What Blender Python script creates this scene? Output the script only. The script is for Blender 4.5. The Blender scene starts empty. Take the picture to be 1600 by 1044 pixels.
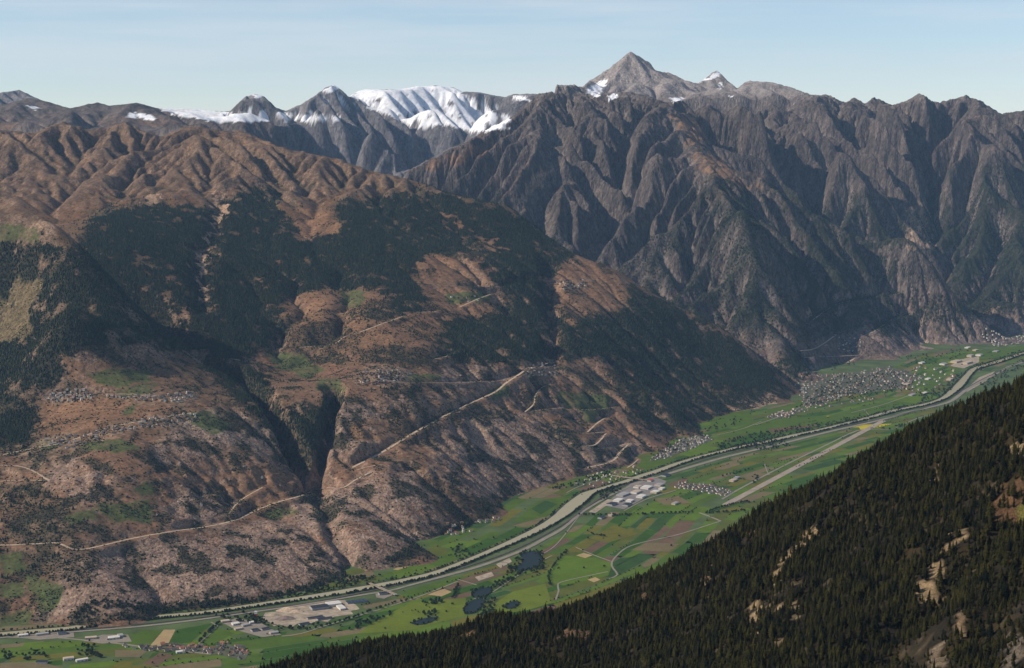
import bpy, math, random
import numpy as np
from mathutils import Vector, Matrix

# ------------------------------------------------------------------ camera, sky, sun, exposure
scene = bpy.context.scene
COL = scene.collection
CAM_Z = 2700.0            # metres above sea level; one Blender unit is one metre
F = 2500.0                # focal length in pixels of the 1600 px wide photograph
PITCH = math.atan(314.0 / F)
CP, SP = math.cos(PITCH), math.sin(PITCH)

cam_data = bpy.data.cameras.new("camera")
cam_data.sensor_width = 36.0
cam_data.lens = 36.0 * F / 1600.0
cam_data.clip_start = 5.0
cam_data.clip_end = 90000.0
cam = bpy.data.objects.new("camera", cam_data)
COL.objects.link(cam)
cam.location = (0, 0, CAM_Z)
cam.rotation_euler = (math.pi / 2 - PITCH, 0, 0)
scene.camera = cam

SUN_ELEV = math.radians(36.0)
SUN_DIR_AZ = math.radians(260.0)          # clockwise from +Y (view direction) to where the sun stands: behind, to the left
sun_vec = Vector((math.sin(SUN_DIR_AZ) * math.cos(SUN_ELEV), math.cos(SUN_DIR_AZ) * math.cos(SUN_ELEV), math.sin(SUN_ELEV)))
sun_data = bpy.data.lights.new("sun", 'SUN')
sun_data.energy = 5.0
sun_data.angle = math.radians(0.5)
sun_data.color = (1.0, 0.90, 0.77)
sun = bpy.data.objects.new("sun", sun_data)
COL.objects.link(sun)
sun.location = (-3000, -2000, 8000)
sun.rotation_euler = (-sun_vec).to_track_quat('-Z', 'Y').to_euler()

world = bpy.data.worlds.new("World")
scene.world = world
world.use_nodes = True
wn, wl = world.node_tree.nodes, world.node_tree.links
wn.clear()
w_out = wn.new('ShaderNodeOutputWorld')
w_bg = wn.new('ShaderNodeBackground')
w_sky = wn.new('ShaderNodeTexSky')
w_sky.sky_type = 'NISHITA'
w_sky.sun_disc = False
w_sky.sun_elevation = SUN_ELEV
w_sky.sun_rotation = SUN_DIR_AZ
w_sky.altitude = 2700.0
w_sky.air_density = 1.0
w_sky.dust_density = 0.25
w_sky.ozone_density = 1.5
w_bg.inputs['Strength'].default_value = 0.12
# thin high veil of cloud, drawn out along the horizon, over the whole dome
w_tc = wn.new('ShaderNodeTexCoord')
w_map = wn.new('ShaderNodeMapping')
w_map.inputs['Scale'].default_value = (2.2, 2.2, 30.0)
w_noise = wn.new('ShaderNodeTexNoise')
w_noise.inputs['Scale'].default_value = 1.6
w_noise.inputs['Detail'].default_value = 6.0
w_noise.inputs['Roughness'].default_value = 0.55
w_ramp = wn.new('ShaderNodeMapRange')
w_ramp.inputs['From Min'].default_value = 0.38
w_ramp.inputs['From Max'].default_value = 0.66
w_ramp.inputs['To Min'].default_value = 0.12
w_ramp.inputs['To Max'].default_value = 0.62
w_mix = wn.new('ShaderNodeMix')
w_mix.data_type = 'RGBA'
w_mix.inputs['B'].default_value = (6.4, 6.8, 7.1, 1)
wl.new(w_tc.outputs['Generated'], w_map.inputs['Vector'])
wl.new(w_map.outputs['Vector'], w_noise.inputs['Vector'])
wl.new(w_noise.outputs['Fac'], w_ramp.inputs['Value'])
# a thin layer is looked through edge-on near the horizon and thins out overhead
w_sep = wn.new('ShaderNodeSeparateXYZ')
wl.new(w_tc.outputs['Generated'], w_sep.inputs['Vector'])
w_abs = wn.new('ShaderNodeMath'); w_abs.operation = 'MAXIMUM'; w_abs.inputs[1].default_value = 0.12
w_div = wn.new('ShaderNodeMath'); w_div.operation = 'DIVIDE'; w_div.inputs[0].default_value = 0.12
w_mul = wn.new('ShaderNodeMath'); w_mul.operation = 'MULTIPLY'
wl.new(w_sep.outputs['Z'], w_abs.inputs[0]); wl.new(w_abs.outputs['Value'], w_div.inputs[1])
wl.new(w_div.outputs['Value'], w_mul.inputs[0]); wl.new(w_ramp.outputs['Result'], w_mul.inputs[1])
wl.new(w_mul.outputs['Value'], w_mix.inputs['Factor'])
wl.new(w_sky.outputs['Color'], w_mix.inputs['A'])
wl.new(w_mix.outputs['Result'], w_bg.inputs['Color'])
wl.new(w_bg.outputs['Background'], w_out.inputs['Surface'])

scene.view_settings.view_transform = 'Standard'
scene.view_settings.look = 'None'
scene.view_settings.exposure = 0.0
scene.view_settings.gamma = 1.0
scene.view_settings.use_curve_mapping = False
scene.cycles.use_denoising = True
scene.cycles.max_bounces = 4
scene.cycles.diffuse_bounces = 2
scene.cycles.glossy_bounces = 2
scene.cycles.transmission_bounces = 2
scene.cycles.volume_bounces = 0
scene.cycles.transparent_max_bounces = 4
scene.render.film_transparent = False

rng = np.random.default_rng(7)
random.seed(7)

# ------------------------------------------------------------------ helpers: pixel <-> place
def ray(u, v):
    """direction of the sight line through pixel (u, v) of the photograph, scaled so that its y is 1"""
    a, b = (u - 800.0) / F, (522.0 - v) / F
    dy = CP + b * SP
    return a / dy, (-SP + b * CP) / dy

def at_depth(u, v, y):
    dx, dz = ray(u, v)
    return dx * y, y, CAM_Z + dz * y

def at_level(u, v, z):
    dx, dz = ray(u, v)
    y = (z - CAM_Z) / dz
    return dx * y, y, z

def project(x, y, z):
    zz = z - CAM_Z
    fwd = y * CP - zz * SP
    up = y * SP + zz * CP
    return 800.0 + F * x / fwd, 522.0 - F * up / fwd

# ------------------------------------------------------------------ helpers: noise on arrays
_T = np.random.default_rng(99).random((512, 512)).astype(np.float32) * 6.2831853
_TC, _TS = np.cos(_T).ravel(), np.sin(_T).ravel()

def gnoise(x, y, seed=0):
    """gradient noise, about -1..1"""
    x = np.asarray(x, np.float32) + np.float32(seed * 37.31 % 499)
    y = np.asarray(y, np.float32) + np.float32(seed * 91.73 % 487)
    x0, y0 = np.floor(x), np.floor(y)
    fx, fy = x - x0, y - y0
    ix, iy = x0.astype(np.int32) & 511, y0.astype(np.int32) & 511
    ix1, iy1 = (ix + 1) & 511, ((iy + 1) & 511) << 9
    iy = iy << 9
    sx, sy = fx * fx * (3 - 2 * fx), fy * fy * (3 - 2 * fy)
    def g(k, ax, ay):
        return _TC[k] * ax + _TS[k] * ay
    gx, gy = fx - 1, fy - 1
    n00, n10, n01, n11 = g(iy + ix, fx, fy), g(iy + ix1, gx, fy), g(iy1 + ix, fx, gy), g(iy1 + ix1, gx, gy)
    n0 = n00 + (n10 - n00) * sx
    n1 = n01 + (n11 - n01) * sx
    return (n0 + (n1 - n0) * sy) * np.float32(1.5)

def fbm(x, y, octaves=5, seed=0, gain=0.5, lac=2.03):
    out, amp, tot = 0.0, 1.0, 0.0
    for o in range(octaves):
        out = out + amp * gnoise(x, y, seed + o * 17)
        tot += amp
        amp *= gain
        x, y = x * lac + 13.7, y * lac - 7.1
    return out / tot * 1.4

def ridged(x, y, octaves=4, seed=0, gain=0.5):
    """sharp crests, about 0..1"""
    out, amp, tot, w = 0.0, 1.0, 0.0, 1.0
    for o in range(octaves):
        r = (1 - np.abs(gnoise(x, y, seed + o * 23))) ** 2
        out = out + amp * r * w
        w = np.clip(r * 1.6, 0, 1)
        tot += amp
        amp *= gain
        x, y = x * 2.07 + 5.3, y * 2.07 - 3.9
    return out / tot

def smooth(x, a, b):
    t = np.clip((x - a) / (b - a), 0, 1)
    return t * t * (3 - 2 * t)

def blur(h, r):
    """three box blurs of radius r cells"""
    r = int(max(1, r))
    for _ in range(3):
        for ax in (0, 1):
            p = np.concatenate([np.repeat(np.take(h, [0], ax), r + 1, ax), h, np.repeat(np.take(h, [-1], ax), r, ax)], ax)
            c = np.cumsum(p, ax)
            n = h.shape[ax]
            h = (np.take(c, np.arange(2 * r + 1, 2 * r + 1 + n), ax) - np.take(c, np.arange(0, n), ax)) / (2 * r + 1)
    return h

class Grid:
    """a height field h[j, i] at x = x0 + i*d, y = y0 + j*d"""
    def __init__(self, x0, x1, y0, y1, d):
        self.x0, self.y0, self.d = x0, y0, d
        self.nx, self.ny = int(round((x1 - x0) / d)) + 1, int(round((y1 - y0) / d)) + 1
        self.x = x0 + np.arange(self.nx) * d
        self.y = y0 + np.arange(self.ny) * d
        self.X, self.Y = np.meshgrid(self.x, self.y)
        self.h = None
    def sample(self, x, y, arr=None, cubic=False):
        a = self.h if arr is None else arr
        gx = np.clip((np.asarray(x, float) - self.x0) / self.d, 1, self.nx - 2.001)
        gy = np.clip((np.asarray(y, float) - self.y0) / self.d, 1, self.ny - 2.001)
        i, j = np.floor(gx).astype(int), np.floor(gy).astype(int)
        fx, fy = gx - i, gy - j
        if not cubic:
            return (a[j, i] * (1 - fx) + a[j, i + 1] * fx) * (1 - fy) + (a[j + 1, i] * (1 - fx) + a[j + 1, i + 1] * fx) * fy
        def w(t):
            return [((-0.5 * t + 1) * t - 0.5) * t, (1.5 * t - 2.5) * t * t + 1, ((-1.5 * t + 2) * t + 0.5) * t, (0.5 * t - 0.5) * t * t]
        wx, wy = w(fx), w(fy)
        out = 0.0
        for m in range(4):
            jj = np.clip(j + m - 1, 0, self.ny - 1)
            row = 0.0
            for n in range(4):
                row = row + wx[n] * a[jj, np.clip(i + n - 1, 0, self.nx - 1)]
            out = out + wy[m] * row
        return out

OFFS = [(-1, -1), (-1, 0), (-1, 1), (0, -1), (0, 1), (1, -1), (1, 0), (1, 1)]

def erode(h, d, kt, steps, floor, seed, hard=None, diff=0.04, m=0.5, sharp=False):
    """carve gullies: stream-power incision solved along the drainage trees, a little creep, a limit on steepness"""
    r = np.random.default_rng(seed)
    ny, nx = h.shape
    n = ny * nx
    idx = np.arange(n).reshape(ny, nx)
    k = kt / steps
    for s in range(steps):
        best = np.zeros((ny, nx))
        rec = idx.copy()
        hp = np.pad(h, 1, mode='edge')
        ip = np.pad(idx, 1, mode='edge')
        for oy, ox in OFFS:
            hn = hp[1 + oy:1 + oy + ny, 1 + ox:1 + ox + nx]
            sl = np.maximum(h - hn, 0) / (d * (1.41421 if oy and ox else 1.0))
            sl = (sl ** 5 if sharp else sl * sl * sl) * (1 / -np.log(r.random((ny, nx), dtype=np.float32) + 1e-9))      # steeper is likelier: no grid directions
            t = sl > best
            best = np.where(t, sl, best)
            rec = np.where(t, ip[1 + oy:1 + oy + ny, 1 + ox:1 + ox + nx], rec)
        rec = rec.ravel()
        root = rec == idx.ravel()
        # drainage area by pointer doubling
        area = np.ones(n)
        ptr = rec.copy()
        alive = ~root
        for _ in range(13):
            if not alive.any():
                break
            add = np.bincount(ptr[alive], weights=area[alive], minlength=n)
            # a node that has reached its root must stop handing on
            nxt = ptr[ptr]
            stop = root[ptr]
            area = area + add
            alive = alive & ~stop & alive[ptr]
            ptr = np.where(alive, nxt, ptr)
        c = k * (np.minimum(area, 6000.0 * (48.0 / d) ** 2) * d * d) ** m / d
        if hard is not None:
            c = c * hard.ravel()
        c[root] = 0.0
        hf = h.ravel()
        c[hf <= floor] = 0.0
        a = hf / (1 + c)
        b = c / (1 + c)
        b[root] = 0.0
        a[root] = hf[root]
        ptr = rec.copy()
        for _ in range(13):
            a = a + b * a[ptr]
            b = b * b[ptr]
            ptr = ptr[ptr]
        hn = a.reshape(ny, nx)
        lap = np.pad(hn, 1, mode='edge')
        lap = (lap[:-2, 1:-1] + lap[2:, 1:-1] + lap[1:-1, :-2] + lap[1:-1, 2:]) * 0.25 - hn
        h = hn + diff * lap
    return h
# ------------------------------------------------------------------ the lie of the land
ZV = 628.0                # valley floor
PTS = []                  # (x, y, z) known points of the relief

def lvl(*pts):            # pixels with a known altitude
    for u, v, z in pts:
        PTS.append(at_level(u, v, z))

def dep(*pts):            # pixels with a known distance
    for u, v, y in pts:
        PTS.append(at_depth(u, v, y))

def line(pts, step=260.0, fn=at_depth):
    p = [np.array(fn(*q)) for q in pts]
    for a, b in zip(p[:-1], p[1:]):
        n = max(1, int(np.linalg.norm((b - a)[:2]) / step))
        for k in range(n):
            PTS.append(tuple(a + (b - a) * k / n))
    PTS.append(tuple(p[-1]))

def hid(*pts):            # (u, distance, altitude): ground that other ground hides
    for u, y, z in pts:
        PTS.append(((u - 800) / F * y, y, z))

# foot of the sunny slope and of the far massif along the valley floor
FOOT = [(-330, 1025), (-150, 1003), (0, 985), (60, 975), (130, 972), (250, 958), (400, 943), (480, 925), (545, 905), (610, 886), (650, 855), (690, 836), (740, 815),
        (775, 790), (820, 772), (870, 757), (905, 747), (950, 735), (1000, 712), (1050, 688), (1085, 668), (1120, 655), (1150, 645), (1200, 634), (1240, 618), (1258, 598),
        (1250, 580), (1300, 572), (1350, 563), (1395, 566), (1430, 550), (1470, 546), (1520, 537), (1560, 528), (1600, 523), (1680, 512), (1800, 500), (2000, 480)]
line([(u, v, ZV - 2) for u, v in FOOT], 300, at_level)
def floor_row(shift):     # the flat floor itself, on the near side of the foot line
    for u, v in FOOT:
        x, y, z = at_level(u, v, ZV)
        PTS.append((x + 0.35 * shift, y - shift, ZV - 6))
floor_row(450); floor_row(1200); floor_row(2100)

# sunny slope, column by column
lvl((0, 850, 850), (0, 715, 1080), (0, 600, 1300), (0, 500, 1580), (0, 400, 1920), (-250, 880, 760), (-250, 620, 1180), (-250, 440, 1700),
    (110, 858, 850), (100, 720, 1080), (100, 612, 1290), (100, 540, 1490), (100, 450, 1830), (60, 670, 1150), (60, 910, 730), (150, 920, 740),
    (200, 840, 850), (200, 700, 1130), (200, 640, 1230), (200, 570, 1400), (300, 825, 840), (300, 740, 990), (300, 650, 1190), (300, 620, 1250), (300, 578, 1320),
    (300, 890, 730), (200, 890, 740), (400, 870, 725), (400, 800, 800), (400, 735, 960), (395, 660, 1120), (350, 610, 1220), (440, 700, 990), (480, 772, 815), (480, 840, 735),
    (420, 560, 1260), (530, 710, 940), (545, 650, 1090), (500, 590, 1190), (500, 500, 1450), (560, 800, 780), (560, 740, 870), (600, 840, 720),
    (600, 740, 880), (590, 690, 970), (590, 590, 1228), (600, 520, 1400), (650, 490, 1470), (650, 780, 780), (640, 640, 1080),
    (700, 740, 820), (700, 650, 1010), (700, 570, 1210), (700, 500, 1410), (740, 770, 720), (800, 690, 830), (820, 590, 1090), (800, 500, 1350), (790, 640, 950),
    (900, 690, 765), (880, 590, 1040), (850, 650, 880), (1000, 650, 780), (1000, 560, 1010), (940, 620, 910), (1100, 595, 815), (1050, 640, 760), (1150, 600, 760))
dep((400, 480, 11000), (400, 380, 12200), (420, 290, 13400), (300, 480, 10500), (310, 390, 11500), (345, 310, 12900), (500, 400, 12000), (500, 320, 13200),
    (600, 430, 11600), (600, 340, 12900), (700, 430, 11800), (700, 360, 12900), (800, 430, 12200), (790, 370, 13000), (900, 520, 11700), (900, 440, 12650),
    (1000, 500, 12500), (1100, 540, 12700), (1180, 590, 12550), (240, 310, 12700), (200, 400, 11000), (150, 350, 11600), (450, 260, 13900),
    (380, 240, 13900), (215, 258, 14200), (115, 262, 14150), (330, 262, 13600))
line([(195, 194, 14800), (182, 222, 14350), (166, 258, 13900), (150, 292, 13450)])
line([(305, 204, 14300), (272, 238, 13900), (240, 272, 13500), (200, 312, 12900)])
line([(100, 195, 14600), (72, 230, 14200), (40, 272, 13700)])
line([(385, 210, 14500), (395, 245, 13900), (405, 280, 13400)])
# its crest, coming down to the right
line([(-400, 190, 14300), (-150, 215, 14400), (0, 207, 14500), (50, 215, 14500), (100, 195, 14600), (140, 208, 14700), (175, 202, 14800), (195, 194, 14800), (225, 210, 14600), (250, 222, 14450),
      (280, 208, 14350), (305, 204, 14300), (345, 207, 14400), (385, 210, 14500), (420, 228, 14450), (450, 240, 14400), (490, 247, 14350), (530, 255, 14300), (580, 273, 14200), (640, 286, 14100),
      (700, 306, 13900), (750, 318, 13800), (790, 324, 13700), (820, 343, 13600), (850, 365, 13500), (900, 400, 13300), (960, 420, 13100), (1000, 450, 13000), (1060, 482, 12950),
      (1120, 512, 12900), (1180, 555, 12850), (1225, 596, 12820)])
# near wooded spur on the left and the bowl behind it
line([(-300, 370, 10500), (-120, 345, 10200), (0, 326, 10040), (60, 352, 9850), (110, 387, 9700), (150, 430, 9600), (190, 475, 9500), (250, 530, 9500)])
hid((-300, 11600, 2050), (-100, 11400, 1980), (20, 11200, 1900), (100, 10800, 1780), (170, 10350, 1640), (230, 10050, 1500), (290, 9850, 1400))
dep((80, 357, 12300), (20, 335, 12500), (150, 300, 13000), (60, 290, 13300), (0, 285, 13650))
# gorge of the side valley behind the crest
GORGE = [(1250, 13000, 640), (1215, 13600, 720), (1100, 14100, 800), (950, 14500, 880), (800, 14950, 960), (650, 15500, 1060), (570, 16300, 1150), (530, 17500, 1250),
         (500, 18800, 1330), (500, 20500, 1450), (600, 22500, 1550), (760, 25000, 1700)]
line([((u - 800) / F * y, y, z) for u, y, z in GORGE], 350, lambda x, y, z: (x, y, z))
hid((300, 16500, 1900), (100, 16800, 2150), (-100, 17000, 2200), (-400, 17000, 2200), (400, 17500, 1750))
# the great rocky massif: west ridge, craggy front crest, right-hand skyline
line([(640, 273, 17900), (690, 245, 18100), (730, 228, 18300), (765, 208, 18400), (800, 190, 18450), (825, 165, 18450), (845, 148, 18400), (865, 135, 18400), (880, 140, 18450), (900, 136, 18600),
      (915, 144, 18700), (940, 152, 18800), (985, 148, 18900), (1020, 160, 19000), (1045, 170, 19100), (1062, 160, 19200), (1085, 184, 19400), (1110, 172, 19500), (1130, 190, 19700), (1155, 172, 20000), (1180, 188, 20200), (1205, 168, 20400), (1230, 180, 20600), (1260, 154, 20800), (1300, 154, 21000),
      (1318, 168, 21000), (1335, 158, 21000), (1352, 170, 21000), (1365, 157, 21000), (1395, 171, 20900), (1415, 166, 20950), (1435, 152, 21000), (1462, 166, 21050), (1485, 162, 21150), (1510, 153, 21200), (1535, 166, 21200), (1565, 184, 21300),
      (1600, 178, 21400), (1700, 170, 21400), (1900, 190, 21400)])
# spurs
line([(1060, 165, 19200), (1082, 215, 17600), (1100, 253, 16600), (1148, 330, 15600), (1195, 410, 15150), (1228, 500, 14250), (1246, 570, 13550)])
line([(1100, 253, 16600), (1180, 288, 16700), (1260, 332, 16600), (1340, 373, 16400), (1420, 396, 16300), (1480, 446, 16150), (1530, 500, 16050)])
line([(985, 150, 18900), (960, 215, 17900), (900, 290, 16800), (870, 340, 16200)])
line([(865, 137, 18400), (820, 230, 17300), (800, 290, 16600)])
line([(1435, 155, 21000), (1405, 220, 19900), (1380, 280, 18900), (1370, 330, 18200)])
line([(1320, 160, 21000), (1310, 230, 19600), (1290, 300, 18500)])
line([(1210, 165, 20400), (1225, 235, 19200), (1210, 270, 18400)])
line([(1510, 155, 21200), (1490, 235, 19600), (1540, 248, 19500), (1600, 256, 19500), (1700, 262, 19500)])
hid((1160, 18000, 2050), (1220, 17900, 1800), (1280, 17850, 1480), (1350, 17650, 1180), (1430, 17450, 960), (1500, 17250, 810), (1600, 17000, 690))
hid((1460, 20000, 2350), (1445, 19200, 1950), (1440, 18400, 1450))
dep((940, 395, 15900), (1000, 430, 15300), (1100, 480, 14500), (720, 280, 17200), (1000, 300, 16900), (1050, 350, 15900), (1600, 330, 18600), (1600, 430, 17300),
    (1530, 330, 18500), (1700, 330, 18600), (1900, 400, 17300))
lvl((1300, 480, 1020), (1300, 540, 740), (1350, 430, 1250), (1400, 470, 1010), (1500, 495, 830), (1250, 530, 780), (1600, 480, 880), (1440, 520, 720), (1360, 530, 780))
# the high pyramid and what stands behind
line([(870, 160, 23000), (912, 138, 23500), (935, 114, 23650), (957, 99, 23750), (975, 84, 23800), (986, 80, 23800), (996, 86, 23850), (1012, 98, 23900), (1026, 115, 24000), (1045, 117, 24000), (1062, 121, 24000),
      (1085, 134, 24000), (1105, 140, 24300), (1150, 150, 24300)], 180)
line([(986, 80, 23800), (978, 118, 23300), (968, 150, 22600)], 180)
line([(986, 80, 23800), (1008, 120, 23350), (1020, 150, 22700)], 180)
dep((945, 150, 22700), (1000, 152, 22500), (1060, 160, 22300), (900, 158, 22200), (950, 160, 21000), (1020, 165, 21000), (1100, 168, 21500))
line([(1088, 133, 25500), (1105, 122, 25500), (1120, 112, 25500), (1135, 127, 25500), (1150, 138, 25500), (1165, 129, 24500), (1205, 129, 24300), (1240, 140, 24000), (1270, 152, 23500), (1320, 165, 23000)], 200)
hid((1400, 22500, 2600), (1600, 22500, 2600), (1800, 22500, 2500), (1000, 27500, 2700), (1300, 27500, 2500), (700, 24000, 1650), (800, 22000, 2300), (1500, 29500, 2500))
# the far range
line([(-300, 160, 20500), (0, 182, 20500), (40, 158, 19800), (50, 149, 19800), (62, 158, 19800), (90, 176, 20300), (118, 178, 20300), (132, 166, 20300), (148, 160, 20300), (170, 167, 20400), (195, 166, 20500), (215, 162, 20600),
      (240, 170, 21000), (262, 178, 21500)], 200)
line([(-300, 145, 27000), (0, 146, 27000), (30, 142, 27000), (60, 158, 27000), (110, 172, 27000), (160, 178, 27000), (260, 174, 26000), (290, 171, 25500), (330, 176, 25500), (358, 178, 25500), (372, 164, 25500), (385, 151, 25500),
      (398, 148, 25500), (412, 152, 25500), (430, 172, 25300), (445, 178, 25200), (470, 167, 24800), (492, 152, 24700), (508, 139, 24600), (522, 134, 24600), (534, 142, 24700), (545, 156, 25200),
      (556, 146, 27000), (574, 136, 27300), (590, 143, 27300), (610, 142, 27300), (632, 141, 27300), (650, 136, 27300), (690, 135, 27300), (708, 138, 27200), (722, 146, 27000), (745, 147, 27000), (765, 151, 27000), (790, 154, 27500),
      (803, 148, 28500), (820, 151, 28500), (836, 148, 28500), (870, 160, 29000)], 220)
dep((300, 182, 23800), (400, 183, 23800), (480, 186, 23500), (530, 187, 23500), (330, 205, 21500), (430, 215, 21300), (520, 215, 21500), (600, 190, 24500), (660, 180, 25000), (720, 185, 24500), (770, 195, 24500),
    (450, 235, 20300), (560, 240, 21000), (620, 262, 20800), (680, 225, 22000), (740, 205, 23500), (200, 190, 18800), (100, 195, 18500), (0, 195, 18500), (260, 200, 18700))
line([(288, 202, 18000), (303, 190, 17800), (311, 184, 17800), (320, 191, 17800), (342, 203, 18100)], 120)
hid((-400, 29500, 2600), (0, 29500, 2600), (400, 29500, 2700), (700, 30500, 2700), (-600, 23000, 2300), (0, 23500, 2400))

P = np.array(PTS)
# thin out points that nearly coincide, keep the first
keep = []
for q in range(len(P)):
    if all(abs(P[q, 0] - P[w, 0]) + abs(P[q, 1] - P[w, 1]) > 60 for w in keep):
        keep.append(q)
P = P[keep]

def rbf(P, ridge=18.0):
    S = 1000.0
    xy = P[:, :2] / S
    D = np.sqrt(((xy[:, None] - xy[None]) ** 2).sum(-1))
    n = len(P)
    A = np.zeros((n + 3, n + 3))
    A[:n, :n] = -D + np.eye(n) * (ridge / 1000.0)
    A[:n, n] = 1; A[:n, n + 1:] = xy
    A[n, :n] = 1; A[n + 1:, :n] = xy.T
    sol = np.linalg.solve(A, np.concatenate([P[:, 2], np.zeros(3)]))
    return xy, sol

def rbf_eval(model, X, Y):
    xy, sol = model
    n = len(xy)
    sh = X.shape
    x, y = (X.ravel() / 1000.0).astype(np.float32), (Y.ravel() / 1000.0).astype(np.float32)
    out = np.empty(len(x))
    px, py, w = xy[:, 0].astype(np.float32), xy[:, 1].astype(np.float32), sol[:n].astype(np.float64)
    for s in range(0, len(x), 20000):
        e = slice(s, s + 20000)
        D = np.sqrt((x[e, None] - px) ** 2 + (y[e, None] - py) ** 2)
        out[e] = -D @ w + sol[n] + sol[n + 1] * x[e] + sol[n + 2] * y[e]
    return out.reshape(sh)

def seg_dist(X, Y, pts):
    """distance to a polyline and the height of its nearest point"""
    best = np.full(X.shape, 1e9); bz = np.zeros(X.shape)
    for a, b in zip(pts[:-1], pts[1:]):
        ax, ay, az = a; bx, by, bz1 = b
        L = (bx - ax) ** 2 + (by - ay) ** 2
        t = np.clip(((X - ax) * (bx - ax) + (Y - ay) * (by - ay)) / L, 0, 1)
        dd = np.hypot(X - ax - t * (bx - ax), Y - ay - t * (by - ay))
        c = dd < best
        best = np.where(c, dd, best)
        bz = np.where(c, az + t * (bz1 - az), bz)
    return best, bz

GORGE_XYZ = [((u - 800) / F * y, y, z) for u, y, z in GORGE]
def massif(X, Y):
    """1 beyond the side gorge: the rocky massif and the far range"""
    return smooth(Y - np.interp(X, [-12000, -2200, -1100, 300, 1200, 2050, 2400, 3000], [17500, 17500, 16000, 14950, 14450, 13950, 13100, 12400]), -250, 350)

GC = Grid(-10752, 10752, 4224, 31104, 96)
GC.h = rbf_eval(rbf(P), GC.X, GC.Y)
BASE = GC.h.copy()

def refine(g, d, x0=None, x1=None, y0=None, y1=None):
    n = Grid(g.x[0] if x0 is None else x0, g.x[-1] if x1 is None else x1, g.y[0] if y0 is None else y0, g.y[-1] if y1 is None else y1, d)
    n.h = g.sample(n.X, n.Y, cubic=True)
    return n

def off_floor(h):
    return smooth(h, ZV + 5, ZV + 260)

def rough(g, amp, wl, seed, octaves=4):
    wx = fbm(g.X / 1900, g.Y / 1900, 3, seed + 90) * 260
    wy = fbm(g.X / 1900 + 40, g.Y / 1900, 3, seed + 91) * 260
    return amp * fbm((g.X + wx) / wl, (g.Y + wy) / wl, octaves, seed)

def level(g, kt, steps, seed, hard, amp, back, diff, soft=0.7, sharp=False):
    """one round of carving; afterwards the broad shape is put back where it was"""
    b = g.h.copy()
    g.h = erode(g.h + amp, g.d, kt, steps, ZV, seed, hard, diff, sharp=sharp)
    q = np.pad(g.h, 1, mode='edge')
    q = (q[:-2, :-2] + q[:-2, 2:] + q[2:, :-2] + q[2:, 2:] + 2 * (q[:-2, 1:-1] + q[2:, 1:-1] + q[1:-1, :-2] + q[1:-1, 2:]) + 4 * g.h) / 16
    g.h = g.h + (q - g.h) * soft
    g.h = g.h + blur(b - g.h, int(back / g.d)) * 0.97 * smooth(b, ZV, ZV + 120)

M = massif(GC.X, GC.Y)
FARR = M * smooth(GC.Y - 18500 + GC.X * 0.4, -800, 800)
wx = fbm(GC.X / 2500, GC.Y / 2500, 3, 301) * 500
wy = fbm(GC.X / 2500 + 7, GC.Y / 2500, 3, 302) * 500
big = (ridged((GC.X + wx) / 2300, (GC.Y + wy) / 2300, 4, 40) - 0.42)
amp = off_floor(GC.h) * (fbm(GC.X / 1500, GC.Y / 1500, 5, 3) * (26 + 40 * M) + big * (60 + 190 * M))
hard = (0.35 + 1.9 * M) * (0.5 + 1.0 * smooth(fbm(GC.X / 3600, GC.Y / 3600, 3, 55), -0.5, 0.6))
level(GC, 0.55, 40, 5, hard, amp, 800, 0.015)

def hold(g, sigma=260.0, strength=1.0):
    """bring the known points back to their heights after carving"""
    x, y = P[:, 0], P[:, 1]
    res = np.clip(P[:, 2] - g.sample(x, y), -450, 450)
    num = np.zeros(GC.X.shape); den = np.full(GC.X.shape, 0.35)
    for a, b, r_ in zip(x, y, res):
        i, j, w = int((a - GC.x0) / GC.d), int((b - GC.y0) / GC.d), int(sigma * 3 / GC.d)
        if i - w < 0 or j - w < 0 or i + w >= GC.nx or j + w >= GC.ny:
            continue
        sl = (slice(j - w, j + w + 1), slice(i - w, i + w + 1))
        k = np.exp(-((GC.X[sl] - a) ** 2 + (GC.Y[sl] - b) ** 2) / (2 * sigma * sigma))
        num[sl] += k * r_
        den[sl] += k
    g.h = g.h + strength * GC.sample(g.X, g.Y, num / den)
hold(GC)

G48 = refine(GC, 48)
M = massif(G48.X, G48.Y)
HI = np.maximum(M, 1.0 * smooth(G48.h, 2000, 2300))
amp = off_floor(G48.h) * (rough(G48, 17, 420, 11, 4) + HI * 60 * (ridged(G48.X / 760, G48.Y / 760, 4, 80) - 0.4))
hard = (0.30 + 0.95 * HI + 1.3 * smooth(G48.h, 2000, 2300) * (1 - M)) * (0.4 + 1.1 * smooth(fbm(G48.X / 1700, G48.Y / 1700, 3, 56), -0.5, 0.6))
level(G48, 0.40, 18, 6, hard, amp, 420, 0.01, 0.5)

# sharp slots and gullies read from the photograph: (pixels with altitude or distance, depth, half-width)
def carve(g, pts, depth, width, wob=26.0, power=1.0):
    q = np.array(pts)
    i0, i1 = np.searchsorted(g.x, [q[:, 0].min() - width - 60, q[:, 0].max() + width + 60])
    j0, j1 = np.searchsorted(g.y, [q[:, 1].min() - width - 60, q[:, 1].max() + width + 60])
    w = (slice(j0, j1), slice(i0, i1))
    X, Y = g.X[w], g.Y[w]
    dist, _ = seg_dist(X + fbm(X / 220, Y / 220, 3, 61) * wob, Y + fbm(X / 220 + 9, Y / 220, 3, 62) * wob, [tuple(p) for p in pts])
    g.h[w] -= depth * np.clip(1 - dist / width, 0, 1) ** power

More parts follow.
